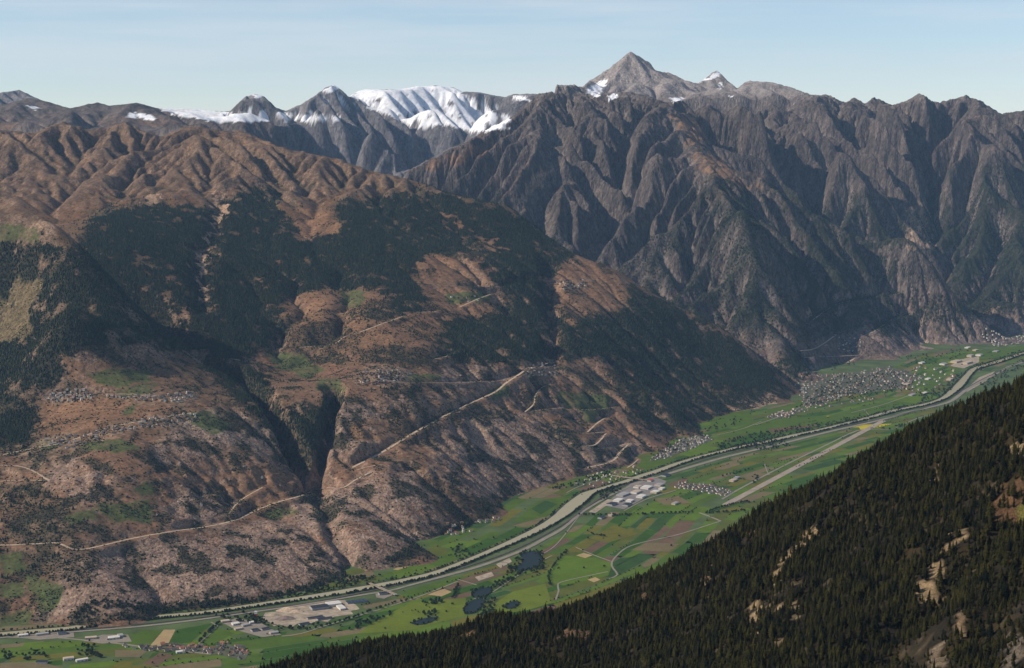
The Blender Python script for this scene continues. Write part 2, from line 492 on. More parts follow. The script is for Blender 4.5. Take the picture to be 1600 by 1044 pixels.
def onto(g, u, v, near=4300.0, far=31000.0):
    """where the sight line through a pixel first meets the ground"""
    dx, dz = ray(u, v)
    y = np.arange(near, far, g.d * 0.5)
    below = CAM_Z + dz * y < g.sample(dx * y, y)
    k = int(np.argmax(below)) if below.any() else len(y) - 1
    y1 = y[k]; y0 = y1 - g.d * 0.5
    for _ in range(12):
        m = 0.5 * (y0 + y1)
        if CAM_Z + dz * m < g.sample(dx * m, m): y1 = m
        else: y0 = m
    return dx * y1, y1, CAM_Z + dz * y1

G24 = refine(G48, 24)
M = massif(G24.X, G24.Y)
HI = np.maximum(M, 0.6 * smooth(G24.h, 2000, 2300))
amp = off_floor(G24.h) * (rough(G24, 9, 170, 21, 4) + HI * 44 * (ridged(G24.X / 330, G24.Y / 330, 4, 81) - 0.4))
hard = (0.35 + 0.85 * HI + 1.3 * smooth(G24.h, 2000, 2300) * (1 - M)) * (0.4 + 1.1 * smooth(fbm(G24.X / 900, G24.Y / 900, 3, 57), -0.5, 0.6))
level(G24, 0.30, 12, 7, hard, amp, 260, 0.01, 0.5)
for sg in (260.0, 180.0, 130.0):
    hold(G24, sg, 1.0)
CREST_LEFT = [(-400, 190), (0, 204), (50, 212), (100, 192), (140, 205), (175, 199), (195, 191), (225, 207), (250, 219), (280, 205), (305, 201), (345, 204), (385, 208), (420, 225), (450, 237), (490, 244), (530, 252), (580, 270), (640, 284), (700, 304), (750, 316), (790, 322), (820, 341), (850, 363),
              (900, 398), (960, 418), (1000, 448), (1060, 480), (1120, 510), (1180, 553), (1240, 606), (1300, 640)]
CREST_RIGHT = [(500, 290), (640, 270), (690, 243), (730, 226), (765, 206), (800, 188), (825, 163), (845, 146), (865, 133), (880, 138), (900, 134), (915, 142), (940, 150), (985, 147), (1020, 158), (1045, 168), (1062, 158), (1085, 181), (1110, 170), (1130, 187), (1155, 170), (1180, 185), (1205, 166), (1230, 177), (1260, 152), (1300, 152), (1318, 165), (1335, 156), (1352, 167), (1365, 155),
               (1395, 169), (1415, 163), (1435, 150), (1462, 164), (1485, 160), (1510, 151), (1535, 164), (1565, 182), (1600, 176), (1700, 168), (1900, 188)]
def keep_below(g, crest, where, jag):
    """nothing may stand higher than the crest that closes the view there"""
    u, v = project(g.X, g.Y, g.h)
    c = np.array(crest, float)
    lim = np.interp(u, c[:, 0], c[:, 1]) - jag * np.abs(gnoise(u / 7.0, g.Y / 400.0, 333))
    over = np.maximum(lim - v, 0) * g.Y / F
    g.h = g.h - np.where(where, over * 0.9, 0)
mG = massif(G24.X, G24.Y) > 0.5
keep_below(G24, CREST_LEFT, ~mG & (G24.Y < 15600), 3.0)
keep_below(G24, CREST_RIGHT, mG & (G24.Y < 22300) & (G24.X > -1500), 2.5)
CREST_FAR = [(-300, 143), (0, 146), (30, 141), (60, 156), (110, 170), (132, 165), (148, 159), (170, 166), (215, 161), (250, 171), (290, 170), (330, 175), (358, 177), (372, 163), (385, 150), (398, 147), (412, 151), (430, 171), (445, 177), (470, 166), (492, 151), (508, 138), (522, 133), (534, 141), (545, 154),
             (556, 145), (574, 135), (590, 142), (632, 140), (650, 135), (690, 134), (708, 137), (722, 145), (745, 146), (765, 150), (790, 153), (803, 147), (836, 147), (880, 156)]
keep_below(G24, CREST_FAR, mG & (G24.Y > 18300) & (G24.X < (G24.Y * 0.032 - 100)), 1.5)
# the highest peak: a pyramid of bare rock facets between sharp ribs
px_, py_, pz_ = at_depth(986, 80, 23800)
dx_, dy_ = G24.X - px_, G24.Y - py_
th_ = np.degrees(np.arctan2(dy_, dx_)) % 360
ribs = [(0, 0.66), (22, 1.02), (55, 0.85), (90, 0.7), (130, 1.0), (176, 0.80), (200, 1.0), (238, 0.80), (262, 1.04), (296, 0.80), (325, 1.02), (360, 0.66)]
sl_ = np.interp(th_, [a for a, _ in ribs], [b for _, b in ribs])
rr_ = np.hypot(dx_, dy_)
pyr = pz_ - rr_ * sl_ * (1 - 0.10 * smooth(rr_, 200, 900)) + 44 * (ridged(th_ / 9.0, rr_ / 900.0, 3, 444) - 0.4) * smooth(rr_, 30, 250) + 30 * (ridged(G24.X / 150, G24.Y / 150, 3, 445) - 0.4)
w_ = smooth(rr_, 1050, 620)
G24.h = np.where(rr_ < 1100, G24.h + (np.maximum(pyr, G24.h - 120 * w_) - G24.h) * w_, G24.h)
CREST_BACK = [(840, 160), (880, 150), (912, 136), (935, 112), (957, 97), (975, 82), (986, 79), (996, 84), (1012, 96), (1026, 113), (1045, 115), (1062, 119), (1085, 132), (1093, 131), (1105, 120), (1120, 110), (1135, 125), (1152, 141), (1165, 128), (1205, 128), (1240, 140), (1270, 152), (1300, 157), (1400, 176), (1600, 190)]
keep_below(G24, CREST_BACK, mG & (G24.Y >= 22300) & (G24.X > G24.Y * 0.032 - 100), 3.0)
keep_below(G24, CREST_LEFT, mG & (G24.Y < 18300) & (G24.X < -1500), 1.0)

for pix, depth, width in [
        ([(215, 478), (270, 520), (318, 556), (372, 585)], 60, 160),
        ([(318, 556), (360, 580), (405, 610), (432, 650), (455, 690), (478, 728), (494, 752)], 220, 78),
        ([(494, 752), (502, 790), (522, 835), (548, 890)], 60, 60),
        ([(522, 600), (520, 640), (512, 680), (494, 752)], 180, 55),
        ([(855, 410), (860, 470), (865, 520), (862, 560)], 70, 110),
        ([(345, 300), (340, 345), (318, 390), (312, 440), (318, 480)], 45, 110),
        ([(1062, 225), (1015, 300), (965, 355), (925, 395)], 120, 190),
        ([(1088, 290), (1050, 350), (1010, 430)], 120, 170),
        ([(1155, 375), (1128, 430), (1112, 500)], 130, 170),
        ([(1190, 440), (1195, 500), (1200, 560)], 110, 150),
        ([(875, 205), (858, 265), (810, 318)], 110, 150),
        ([(760, 220), (772, 290)], 80, 140),
        ([(1275, 180), (1290, 230), (1265, 280)], 90, 150),
        ([(1360, 180), (1345, 240), (1340, 300)], 100, 170),
        ([(1468, 200), (1470, 260), (1440, 330)], 110, 190),
        ([(935, 165), (930, 220), (895, 280)], 80, 130)]:
    carve(G24, [onto(G24, u, v) for u, v in pix], depth, width)

GM = refine(G24, 12, -4800, 5400, 5400, 15600)       # the sunny slope in finer mesh
M = massif(GM.X, GM.Y)
crag = smooth(fbm(GM.X / 700, GM.Y / 700, 3, 410), -0.35, 0.35) * smooth(GM.h, 1250, 950)      # the bare lower slope is broken rock
crag = np.maximum(crag * 0.9 + 0.12, 0.75 * smooth(GM.h, 2000, 2300))
wv = fbm(GM.X / 160, GM.Y / 160, 2, 411) * 40
amp = off_floor(GM.h) * (rough(GM, 3.5, 90, 31, 3) + crag * 38 * (ridged((GM.X * 0.8 + GM.Y * 0.6 + wv) / 120, (GM.Y * 0.8 - GM.X * 0.6 + wv) / 250, 3, 82) - 0.4))
level(GM, 0.10, 5, 8, None, amp, 140, 0.03)
# ledges and low cliff bands in the bare rock, dipping a little along the slope
dip = GM.h + 0.10 * GM.X + 26 * fbm(GM.X / 330, GM.Y / 330, 3, 460)
ledge = np.sin(dip * (6.2832 / 46.0)) * 6.0 + np.sin(dip * (6.2832 / 21.0) + 1.3) * 2.0
GM.h = GM.h + ledge * crag * off_floor(GM.h) * (0.35 + 0.65 * smooth(fbm(GM.X / 240, GM.Y / 240, 3, 461), -0.3, 0.4)) * (1 - M)

def edge_in(g, w):
    return np.clip(np.minimum(np.minimum(g.X - g.x[0], g.x[-1] - g.X), np.minimum(g.Y - g.y[0], g.y[-1] - g.Y)) / w, 0, 1)
GM.h = G24.sample(GM.X, GM.Y) + (GM.h - G24.sample(GM.X, GM.Y)) * smooth(edge_in(GM, 400.0), 0.25, 1.0)
GR = refine(G24, 12, -2016, 7200, 15408, 22200)      # the rocky massif in finer mesh
wv = fbm(GR.X / 300, GR.Y / 300, 2, 421) * 60
crest_r = smooth(GR.h, 2350, 2800)
amp = (24 + 26 * crest_r) * (ridged((GR.X + wv) / 150, (GR.Y + wv) / 150, 4, 83) - 0.4) + 20 * (ridged(GR.X / 75, GR.Y / 75, 3, 84) - 0.4)
level(GR, 0.26, 6, 9, None, amp, 160, 0.0, 0.12)
GR.h = G24.sample(GR.X, GR.Y) + (GR.h - G24.sample(GR.X, GR.Y)) * smooth(edge_in(GR, 400.0), 0.25, 1.0)
for g_ in (G24, GM):      # the slopes meet the flat floor at a sharp foot
    g_.h = np.where(g_.h > ZV, ZV + (g_.h - ZV) * (1 + 1.3 * np.exp(-np.clip(g_.h - ZV, 0, 900) / 55.0)), g_.h)

# roads on the slopes: traced, then cut and filled into the ground so that they run evenly
def smooth_line(p, step):
    """resample a polyline through a Catmull-Rom curve"""
    p = [np.array(q, float) for q in p]
    P4 = [2 * p[0] - p[1]] + p + [2 * p[-1] - p[-2]]
    out = []
    for a, b, c, d in zip(P4[:-3], P4[1:-2], P4[2:-1], P4[3:]):
        n = max(1, int(np.linalg.norm((c - b)[:2]) / step))
        for k in range(n):
            t = k / n
            out.append(0.5 * ((2 * b) + (c - a) * t + (2 * a - 5 * b + 4 * c - d) * t * t + (3 * b - a - 3 * c + d) * t ** 3))
    out.append(p[-1])
    return np.array(out)


ROADS_NEAR = [
        ([(0, 852), (40, 851), (92, 848), (103, 855), (118, 860), (150, 855), (200, 843), (260, 832), (330, 822), (370, 812), (395, 800), (430, 786), (470, 775), (491, 766)], 15, 'pale road cut crossing the lower rocky slope to the gorge'),
        ([(511, 762), (530, 763), (540, 763), (547, 755), (565, 745), (602, 727)], 12, 'pale road climbing from the gorge bridge'), ([(602, 727), (585, 727), (562, 733), (550, 736)], 9, 'hairpin lane under the wide climbing road'),
        ([(550, 731), (597, 707), (641, 680), (685, 655), (729, 633), (773, 613), (790, 599), (813, 584), (827, 575), (856, 573)], 17, 'wide pale road climbing straight to the small upper village'),
        ([(0, 712), (40, 703), (90, 694), (130, 682), (160, 671), (200, 662), (240, 655), (300, 645)], 13, 'pale road through the lower houses on the left terrace'),
        ([(60, 626), (90, 620), (140, 617), (200, 616), (260, 622), (300, 618)], 8, 'pale road linking the upper houses on the left terrace'),
        ([(0, 727), (30, 728), (50, 735), (78, 751)], 9, 'pale track above the left bushes'), ([(0, 752), (40, 750), (78, 752)], 9, 'pale track along the left bushes'),
        ([(965, 636), (955, 647), (935, 660), (918, 675)], 12, 'topmost hairpin leg above the river hamlet'), ([(895, 677), (918, 677), (946, 675)], 10, 'short level hairpin leg above the river hamlet'), ([(947, 677), (938, 688), (928, 696), (913, 697)], 11, 'curved hairpin leg above the river hamlet'),
        ([(913, 697), (935, 701), (960, 698), (982, 693)], 12, 'long level hairpin leg above the river hamlet'), ([(982, 694), (970, 706), (958, 720), (940, 726), (917, 731)], 14, 'widest lowest hairpin leg above the river hamlet'), ([(997, 718), (985, 728), (965, 738)], 8, 'lowest track beside the river hamlet'),
        ([(1250, 548), (1272, 545), (1290, 535), (1306, 523)], 18, 'upper hairpin leg above the town'), ([(1255, 559), (1300, 557), (1342, 555)], 14, 'level hairpin leg above the town'), ([(1340, 556), (1325, 566), (1300, 573), (1280, 580), (1252, 582)], 18, 'lower hairpin leg above the town'),
        ([(430, 545), (480, 542), (525, 537), (535, 527), (560, 520), (600, 505), (640, 492), (682, 487)], 11, 'pale road rising across the middle terraces'), ([(718, 480), (745, 468), (770, 458), (778, 450)], 10, 'pale road to the upper meadows'), ([(530, 490), (600, 489), (680, 487)], 7, 'level track across the middle terraces'), ([(676, 562), (700, 556), (718, 548)], 9, 'short pale road above the dense village'),
        ([(560, 588), (620, 596), (700, 598), (780, 594), (815, 584)], 7, 'narrow road between the dense village and the small upper village'), ([(820, 644), (836, 630), (835, 620), (846, 606), (860, 600)], 9, 'winding track below the small upper village'), ([(822, 644), (850, 640), (880, 637)], 7, 'level track below the orchards'),
        ([(330, 556), (370, 562), (412, 572)], 8, 'forest road towards the gorge head'), ([(358, 803), (372, 785), (395, 770), (410, 762)], 8, 'side track climbing to the gorge meadows'), ([(640, 440), (700, 446), (778, 448), (860, 443), (885, 443)], 6, 'level road to the highest village'),
        ([(888, 640), (925, 640), (962, 636)], 6, 'level lane to the hairpins')]
ROADS_FAR = [([(1270, 500), (1305, 476), (1330, 470), (1360, 465), (1405, 459)], 12, 'railway ledge across the lower massif'), ([(1350, 524), (1368, 517), (1380, 508), (1392, 500), (1420, 494)], 12, 'road ledge above the fields on the far right')]
def trace_road(pix, g, near, far, step):
    L = smooth_line([onto(g, u, v, near, far) for u, v in pix], step)
    k = 2
    for _ in range(2):
        q = np.pad(L, ((k, k), (0, 0)), mode='edge')
        m_ = sum(q[j:j + len(L)] for j in range(2 * k + 1)) / (2 * k + 1)
        m_[0], m_[-1] = L[0], L[-1]
        L = m_
    return L
def grade(g, L, half, reach):
    i0, i1 = np.searchsorted(g.x, [L[:, 0].min() - reach - 20, L[:, 0].max() + reach + 20])
    j0, j1 = np.searchsorted(g.y, [L[:, 1].min() - reach - 20, L[:, 1].max() + reach + 20])
    w = (slice(j0, j1), slice(i0, i1))
    dist, z = seg_dist(g.X[w], g.Y[w], [tuple(p) for p in L[::2]] + [tuple(L[-1])])
    k = smooth(dist, reach, half)
    g.h[w] = g.h[w] + (z - 0.4 - g.h[w]) * k
ROADS = [(trace_road(p, GM, 5500, 15500, 14), w, l) for p, w, l in ROADS_NEAR]
for L, w, l in ROADS:
    grade(GM, L, w * 0.75 + 8, w * 0.75 + 42)
FAR_ROADS = [(trace_road(p, G24, 11000, 20000, 30), w, l) for p, w, l in ROADS_FAR]
for L, w, l in FAR_ROADS:
    for g_ in (G24, GR, GM):
        grade(g_, L, w + 14, w + 60)
ROADS += FAR_ROADS

def ground(x, y):
    x, y = np.asarray(x, float), np.asarray(y, float)
    inside = (x > GM.x[2]) & (x < GM.x[-3]) & (y > GM.y[2]) & (y < GM.y[-3])
    return np.where(inside, GM.sample(x, y), G24.sample(x, y))
# ------------------------------------------------------------------ helpers: objects and materials
def link(o, parent=None):
    COL.objects.link(o)
    if parent is not None:
        o.parent = parent
    return o

def tag(o, label=None, category=None, group=None, kind=None):
    for k, v in (('label', label), ('category', category), ('group', group), ('kind', kind)):
        if v:
            o[k] = v
    return o

def mesh_obj(name, verts, faces, mat, parent=None, smooth_shade=False):
    me = bpy.data.meshes.new(name)
    me.from_pydata([tuple(map(float, v)) for v in verts], [], [tuple(map(int, f)) for f in faces])
    if mat is not None:
        me.materials.append(mat)
    if smooth_shade:
        me.polygons.foreach_set('use_smooth', [True] * len(me.polygons))
    return link(bpy.data.objects.new(name, me), parent)

def big_mesh(name, co, quads, mat, col=None, rock=None):
    """a large quad mesh straight from arrays"""
    me = bpy.data.meshes.new(name)
    me.vertices.add(len(co)); me.vertices.foreach_set('co', co.astype(np.float32).ravel())
    nq = len(quads)
    me.loops.add(nq * 4); me.loops.foreach_set('vertex_index', quads.astype(np.int32).ravel())
    me.polygons.add(nq); me.polygons.foreach_set('loop_start', np.arange(0, nq * 4, 4, dtype=np.int32))
    me.polygons.foreach_set('use_smooth', np.ones(nq, dtype=bool))
    me.update(calc_edges=True)
    if col is not None:
        a = me.attributes.new('ground_colour', 'FLOAT_COLOR', 'POINT')
        rgba = np.concatenate([col, rock[:, None]], 1).astype(np.float32)
        a.data.foreach_set('color', rgba.ravel())
    me.materials.append(mat)
    return link(bpy.data.objects.new(name, me))

def new_mat(name, rough=0.95, spec=0.15):
    m = bpy.data.materials.new(name)
    m.use_nodes = True
    b = m.node_tree.nodes['Principled BSDF']
    b.inputs['Roughness'].default_value = rough
    b.inputs['Specular IOR Level'].default_value = spec
    return m, m.node_tree.nodes, m.node_tree.links, b

def noise_node(n, l, scale, detail=5.0, rough=0.6, vec=None):
    t = n.new('ShaderNodeTexNoise')
    t.inputs['Scale'].default_value = scale
    t.inputs['Detail'].default_value = detail
    t.inputs['Roughness'].default_value = rough
    if vec is not None:
        l.new(vec, t.inputs['Vector'])
    return t

def world_pos(n):
    return n.new('ShaderNodeNewGeometry').outputs['Position']

def mapr(n, l, val, a, b, c, d):
    m = n.new('ShaderNodeMapRange')
    l.new(val, m.inputs['Value'])
    for k, v in zip(('From Min', 'From Max', 'To Min', 'To Max'), (a, b, c, d)):
        m.inputs[k].default_value = v
    return m.outputs['Result']

def mult(n, l, col, fac):
    v = n.new('ShaderNodeVectorMath'); v.operation = 'SCALE'
    l.new(col, v.inputs[0]); l.new(fac, v.inputs['Scale'])
    return v.outputs['Vector']

def ground_mat(name, fine, bump_dist, lo=0.62, hi=1.45, tall=1.0):
    """ground whose colour is its land cover; grain and relief finer than the mesh come from noise"""
    m, n, l, b = new_mat(name, 0.97, 0.1)
    at = n.new('ShaderNodeAttribute'); at.attribute_name = 'ground_colour'
    p = world_pos(n)
    st_ = n.new('ShaderNodeVectorMath'); st_.operation = 'MULTIPLY'; st_.inputs[1].default_value = (1, 1, tall)
    l.new(p, st_.inputs[0]); p = st_.outputs['Vector']      # streaks that run down the rock
    n1 = noise_node(n, l, 1.0 / fine, 6.0, 0.68, p)
    n2 = noise_node(n, l, 1.0 / (fine * 9), 4.0, 0.55, p)
    f1 = mapr(n, l, n1.outputs['Fac'], 0.28, 0.72, lo, hi)
    f2 = mapr(n, l, n2.outputs['Fac'], 0.3, 0.7, 0.82, 1.18)
    # blocky outcrops: warped cells, each its own tone, stronger where the ground is rock
    wv = n.new('ShaderNodeVectorMath'); wv.operation = 'MULTIPLY_ADD'
    wn_ = noise_node(n, l, 1.0 / (fine * 2.2), 3.0, 0.6, p)
    l.new(wn_.outputs['Color'], wv.inputs[0]); wv.inputs[1].default_value = (fine * 2.2,) * 3; l.new(p, wv.inputs[2])
    vo = n.new('ShaderNodeTexVoronoi'); vo.inputs['Scale'].default_value = 1.0 / (fine * 0.7)
    l.new(wv.outputs['Vector'], vo.inputs['Vector'])
    sp = n.new('ShaderNodeSeparateColor'); l.new(vo.outputs['Color'], sp.inputs['Color'])
    cell = mapr(n, l, sp.outputs['Red'], 0.0, 1.0, 0.76, 1.24)
    mixc = n.new('ShaderNodeMix'); mixc.data_type = 'FLOAT'; mixc.inputs['A'].default_value = 1.0
    l.new(at.outputs['Alpha'], mixc.inputs['Factor']); l.new(cell, mixc.inputs['B'])
    n5 = noise_node(n, l, 1.0 / (fine * 0.45), 2.0, 0.5, p)
    low_ = mapr(n, l, n5.outputs['Fac'], 0.52, 0.62, 1.0, 0.60)      # low shrubs and cracks too small to build
    mixs = n.new('ShaderNodeMix'); mixs.data_type = 'FLOAT'; mixs.inputs['A'].default_value = 1.0
    l.new(at.outputs['Alpha'], mixs.inputs['Factor']); l.new(low_, mixs.inputs['B'])
    c = mult(n, l, mult(n, l, mult(n, l, mult(n, l, at.outputs['Color'], f1), f2), mixc.outputs['Result']), mixs.outputs['Result'])
    l.new(c, b.inputs['Base Color'])
    bp = n.new('ShaderNodeBump')
    bp.inputs['Distance'].default_value = bump_dist
    n3 = noise_node(n, l, 1.0 / (fine * 1.6), 7.0, 0.66, p)
    hs = n.new('ShaderNodeMath'); hs.operation = 'MULTIPLY_ADD'; hs.inputs[1].default_value = -0.35
    l.new(vo.outputs['Distance'], hs.inputs[0]); l.new(n3.outputs['Fac'], hs.inputs[2])
    l.new(hs.outputs['Value'], bp.inputs['Height'])
    l.new(at.outputs['Alpha'], bp.inputs['Strength'])
    l.new(bp.outputs['Normal'], b.inputs['Normal'])
    return m

def plain_mat(name, rgb, var=0.15, scale=0.1, rough=0.9, spec=0.2, bump=0.0):
    m, n, l, b = new_mat(name, rough, spec)
    p = world_pos(n)
    t = noise_node(n, l, scale, 5.0, 0.6, p)
    rgbn = n.new('ShaderNodeRGB'); rgbn.outputs[0].default_value = (*rgb, 1)
    l.new(mult(n, l, rgbn.outputs[0], mapr(n, l, t.outputs['Fac'], 0.3, 0.7, 1 - var, 1 + var)), b.inputs['Base Color'])
    if bump:
        bp = n.new('ShaderNodeBump'); bp.inputs['Distance'].default_value = bump
        l.new(t.outputs['Fac'], bp.inputs['Height']); l.new(bp.outputs['Normal'], b.inputs['Normal'])
    return m

# ------------------------------------------------------------------ land cover, traced from the photograph onto the slopes
def in_poly(u, v, poly):
    p = np.array(poly, float)
    out = np.zeros(u.shape, bool)
    box = (u > p[:, 0].min()) & (u < p[:, 0].max()) & (v > p[:, 1].min()) & (v < p[:, 1].max())
    k = np.nonzero(box.ravel())[0]
    if not len(k):
        return out
    x, y = u.ravel()[k], v.ravel()[k]
    c = np.zeros(len(k), bool)
    for (x1, y1), (x2, y2) in zip(p, np.roll(p, -1, 0)):
        if y1 == y2:
            continue
        c ^= ((y1 > y) != (y2 > y)) & (x < (x2 - x1) * (y - y1) / (y2 - y1) + x1)
    out.ravel()[k[c]] = True
    return out

FOREST = [   # (density, outline)
    (0.85, [(115, 392), (160, 345), (230, 318), (340, 325), (332, 400), (338, 556), (250, 546), (190, 476), (150, 432)]),
    (1.0, [(560, 312), (640, 302), (720, 330), (800, 346), (850, 370), (882, 406), (850, 440), (780, 440), (744, 390), (700, 398), (640, 348)]),
    (0.85, [(690, 502), (760, 490), (800, 470), (855, 480), (860, 562), (760, 575), (692, 560)]),
    (0.55, [(446, 500), (540, 500), (560, 530), (520, 560), (450, 552)]), (0.5, [(540, 540), (680, 545), (690, 575), (640, 575), (560, 570)]),
    (1.0, [(-200, 330), (0, 372), (40, 388), (70, 372), (110, 390), (150, 435), (190, 475), (215, 500), (240, 530), (180, 545), (115, 548), (97, 562), (108, 582), (62, 620), (55, 640), (62, 665), (45, 695), (0, 705), (-200, 720)]),
    (0.5, [(0, 690), (60, 665), (70, 690), (40, 715), (0, 720)]),
    (1.0, [(345, 320), (385, 296), (430, 290), (455, 312), (465, 330), (455, 360), (470, 378), (520, 368), (535, 345), (525, 320), (560, 310), (610, 320), (640, 345), (680, 362), (700, 382), (722, 386), (690, 400), (660, 414), (640, 440),
           (655, 470), (620, 466), (600, 440), (560, 455), (530, 455), (470, 452), (440, 466), (446, 490), (440, 520), (420, 545), (400, 562), (340, 556), (310, 540), (330, 510), (330, 470), (320, 440), (342, 400), (330, 370)]),
    (0.9, [(225, 322), (340, 330), (345, 350), (320, 380), (312, 402), (250, 392), (230, 370)]),
    (0.75, [(150, 330), (225, 310), (228, 350), (215, 380), (190, 400), (160, 390), (130, 360)]),
    (0.85, [(190, 430), (240, 398), (312, 408), (326, 450), (326, 490), (336, 540), (300, 548), (260, 542), (215, 495)]),
    (0.8, [(110, 385), (150, 375), (200, 400), (240, 400), (200, 440), (215, 490), (180, 460)]),
    (1.0, [(640, 286), (700, 306), (750, 316), (790, 322), (820, 341), (850, 363), (900, 398), (880, 406), (856, 406), (850, 440), (860, 470), (856, 520), (862, 560), (830, 572), (800, 556), (770, 560), (750, 545), (765, 522), (790, 500),
           (795, 480), (782, 456), (772, 440), (762, 410), (742, 388), (780, 392), (795, 382), (750, 362), (722, 350), (700, 338), (660, 312)]),
    (0.9, [(690, 505), (740, 500), (760, 520), (740, 545), (700, 545), (682, 560), (684, 525)]),
    (0.9, [(595, 455), (660, 450), (678, 470), (650, 488), (610, 485)]),
    (0.9, [(866, 470), (890, 505), (980, 480), (1000, 452), (1060, 484), (1120, 514), (1200, 577), (1240, 612), (1200, 620), (1150, 615), (1100, 600), (1050, 592), (1000, 585), (940, 565), (870, 560)]),
    (0.72, [(940, 560), (1000, 580), (1100, 600), (1235, 615), (1150, 640), (1060, 680), (1000, 665), (960, 620)]),
    (0.95, [(330, 552), (415, 585), (432, 636), (456, 672), (492, 745), (484, 748), (440, 700), (395, 650), (352, 612), (320, 570)]),
    (0.95, [(440, 640), (480, 640), (520, 612), (540, 620), (528, 655), (508, 700), (494, 745), (470, 700), (450, 670)]),
    (0.5, [(0, 755), (60, 760), (112, 800), (130, 842), (90, 850), (0, 846)]),
    (0.55, [(0, 858), (130, 862), (150, 900), (110, 925), (60, 900), (20, 935), (0, 925)]),
    (0.5, [(655, 740), (700, 745), (765, 795), (740, 815), (700, 812), (665, 780)]),
    (0.5, [(500, 760), (530, 790), (520, 840), (500, 810)]),
    (0.6, [(540, 480), (600, 470), (640, 490), (590, 505), (545, 500)]),
    (0.7, [(600, 600), (640, 592), (660, 610), (640, 625), (600, 618)]),
    (0.5, [(590, 640), (660, 630), (690, 660), (640, 680), (600, 670)]),
    (0.75, [(880, 690), (905, 680), (912, 715), (895, 730)]),
    (0.6, [(840, 660), (900, 665), (915, 700), (880, 700), (850, 690)]),
    (0.9, [(110, 968), (250, 952), (330, 940), (400, 935), (480, 915), (560, 885), (560, 905), (480, 930), (400, 948), (250, 963), (120, 976)]),
    (0.9, [(600, 878), (640, 848), (690, 826), (740, 806), (790, 772), (800, 776), (745, 818), (690, 840), (650, 862), (612, 890)]),
]
WOODS_FAR = [  # woods on the flanks of the massif
    (0.95, [(1110, 272), (1180, 300), (1260, 345), (1340, 385), (1400, 408), (1440, 432), (1400, 452), (1330, 440), (1300, 482), (1250, 502), (1228, 470), (1190, 400), (1150, 335)]), (0.9, [(1440, 262), (1600, 256), (1700, 260), (1700, 470), (1540, 482), (1500, 432), (1462, 384), (1430, 335)]),
    (0.55, [(1040, 335), (1100, 275), (1150, 345), (1190, 425), (1225, 525), (1150, 505), (1090, 470), (1060, 420)]), (0.8, [(1190, 285), (1330, 295), (1420, 325), (1410, 392), (1340, 374), (1260, 334)]), (0.6, [(640, 290), (720, 262), (770, 290), (800, 330), (900, 400), (960, 440), (880, 400), (790, 330)]),
    (0.6, [(1240, 440), (1300, 420), (1400, 440), (1480, 460), (1560, 480), (1500, 500), (1400, 500), (1300, 520), (1240, 540)]), (0.9, [(1240, 540), (1260, 560), (1255, 600), (1225, 600), (1215, 570)]), (0.7, [(1350, 500), (1480, 470), (1600, 455), (1600, 470), (1480, 492), (1370, 520)]),
]
HOLES = [    # clearings in the forest
    [(-50, 475), (15, 475), (35, 430), (60, 442), (46, 470), (52, 520), (20, 532), (-50, 532)],
    [(430, 290), (460, 300), (470, 330), (455, 350), (430, 320)],
    [(218, 398), (240, 402), (236, 420), (218, 416)], [(255, 432), (285, 428), (282, 446), (258, 446)], [(268, 475), (286, 475), (294, 520), (278, 512)],
    [(676, 328), (725, 350), (715, 358), (690, 345)], [(735, 365), (790, 388), (780, 394), (742, 378)],
    [(655, 405), (690, 392), (740, 415), (752, 445), (700, 440), (665, 432)], [(480, 320), (525, 345), (520, 368), (470, 375), (462, 355)],
    [(338, 300), (350, 305), (345, 350), (328, 385), (318, 400), (322, 480), (314, 480), (308, 400), (336, 345)],
]
MEADOW = [   # irrigated, green
    [(420, 548), (470, 553), (512, 580), (480, 592), (428, 575)], [(496, 592), (530, 590), (542, 612), (495, 612)], [(180, 610), (243, 598), (236, 616), (190, 620)], [(125, 690), (190, 684), (218, 700), (190, 708), (130, 706)],
    [(870, 610), (950, 618), (955, 640), (885, 642)], [(760, 610), (800, 600), (800, 622), (770, 626)], [(100, 806), (150, 794), (145, 812), (105, 818)], [(150, 792), (240, 780), (236, 815), (180, 816)], [(205, 760), (242, 754), (240, 772), (212, 772)],
    [(0, 915), (40, 910), (42, 932), (0, 936)], [(0, 868), (40, 864), (36, 894), (0, 902)], [(408, 806), (448, 790), (462, 800), (430, 812)], [(190, 640), (216, 628), (214, 645), (195, 648)], [(130, 580), (230, 575), (236, 595), (190, 606), (150, 600)],
    [(530, 455), (570, 455), (565, 480), (535, 478)], [(700, 460), (760, 455), (770, 468), (700, 475)], [(40, 900), (100, 915), (95, 950), (50, 930)], [(60, 925), (100, 925), (90, 955), (55, 950)], [(0, 350), (55, 355), (62, 378), (0, 378)], [(620, 586), (690, 582), (690, 594), (640, 596)],
    [(905, 640), (935, 640), (930, 660), (905, 658)], [(280, 640), (330, 645), (360, 670), (330, 680), (290, 655)], [(60, 690), (85, 688), (85, 700), (62, 704)], [(0, 960), (50, 950), (45, 985), (0, 985)],
]
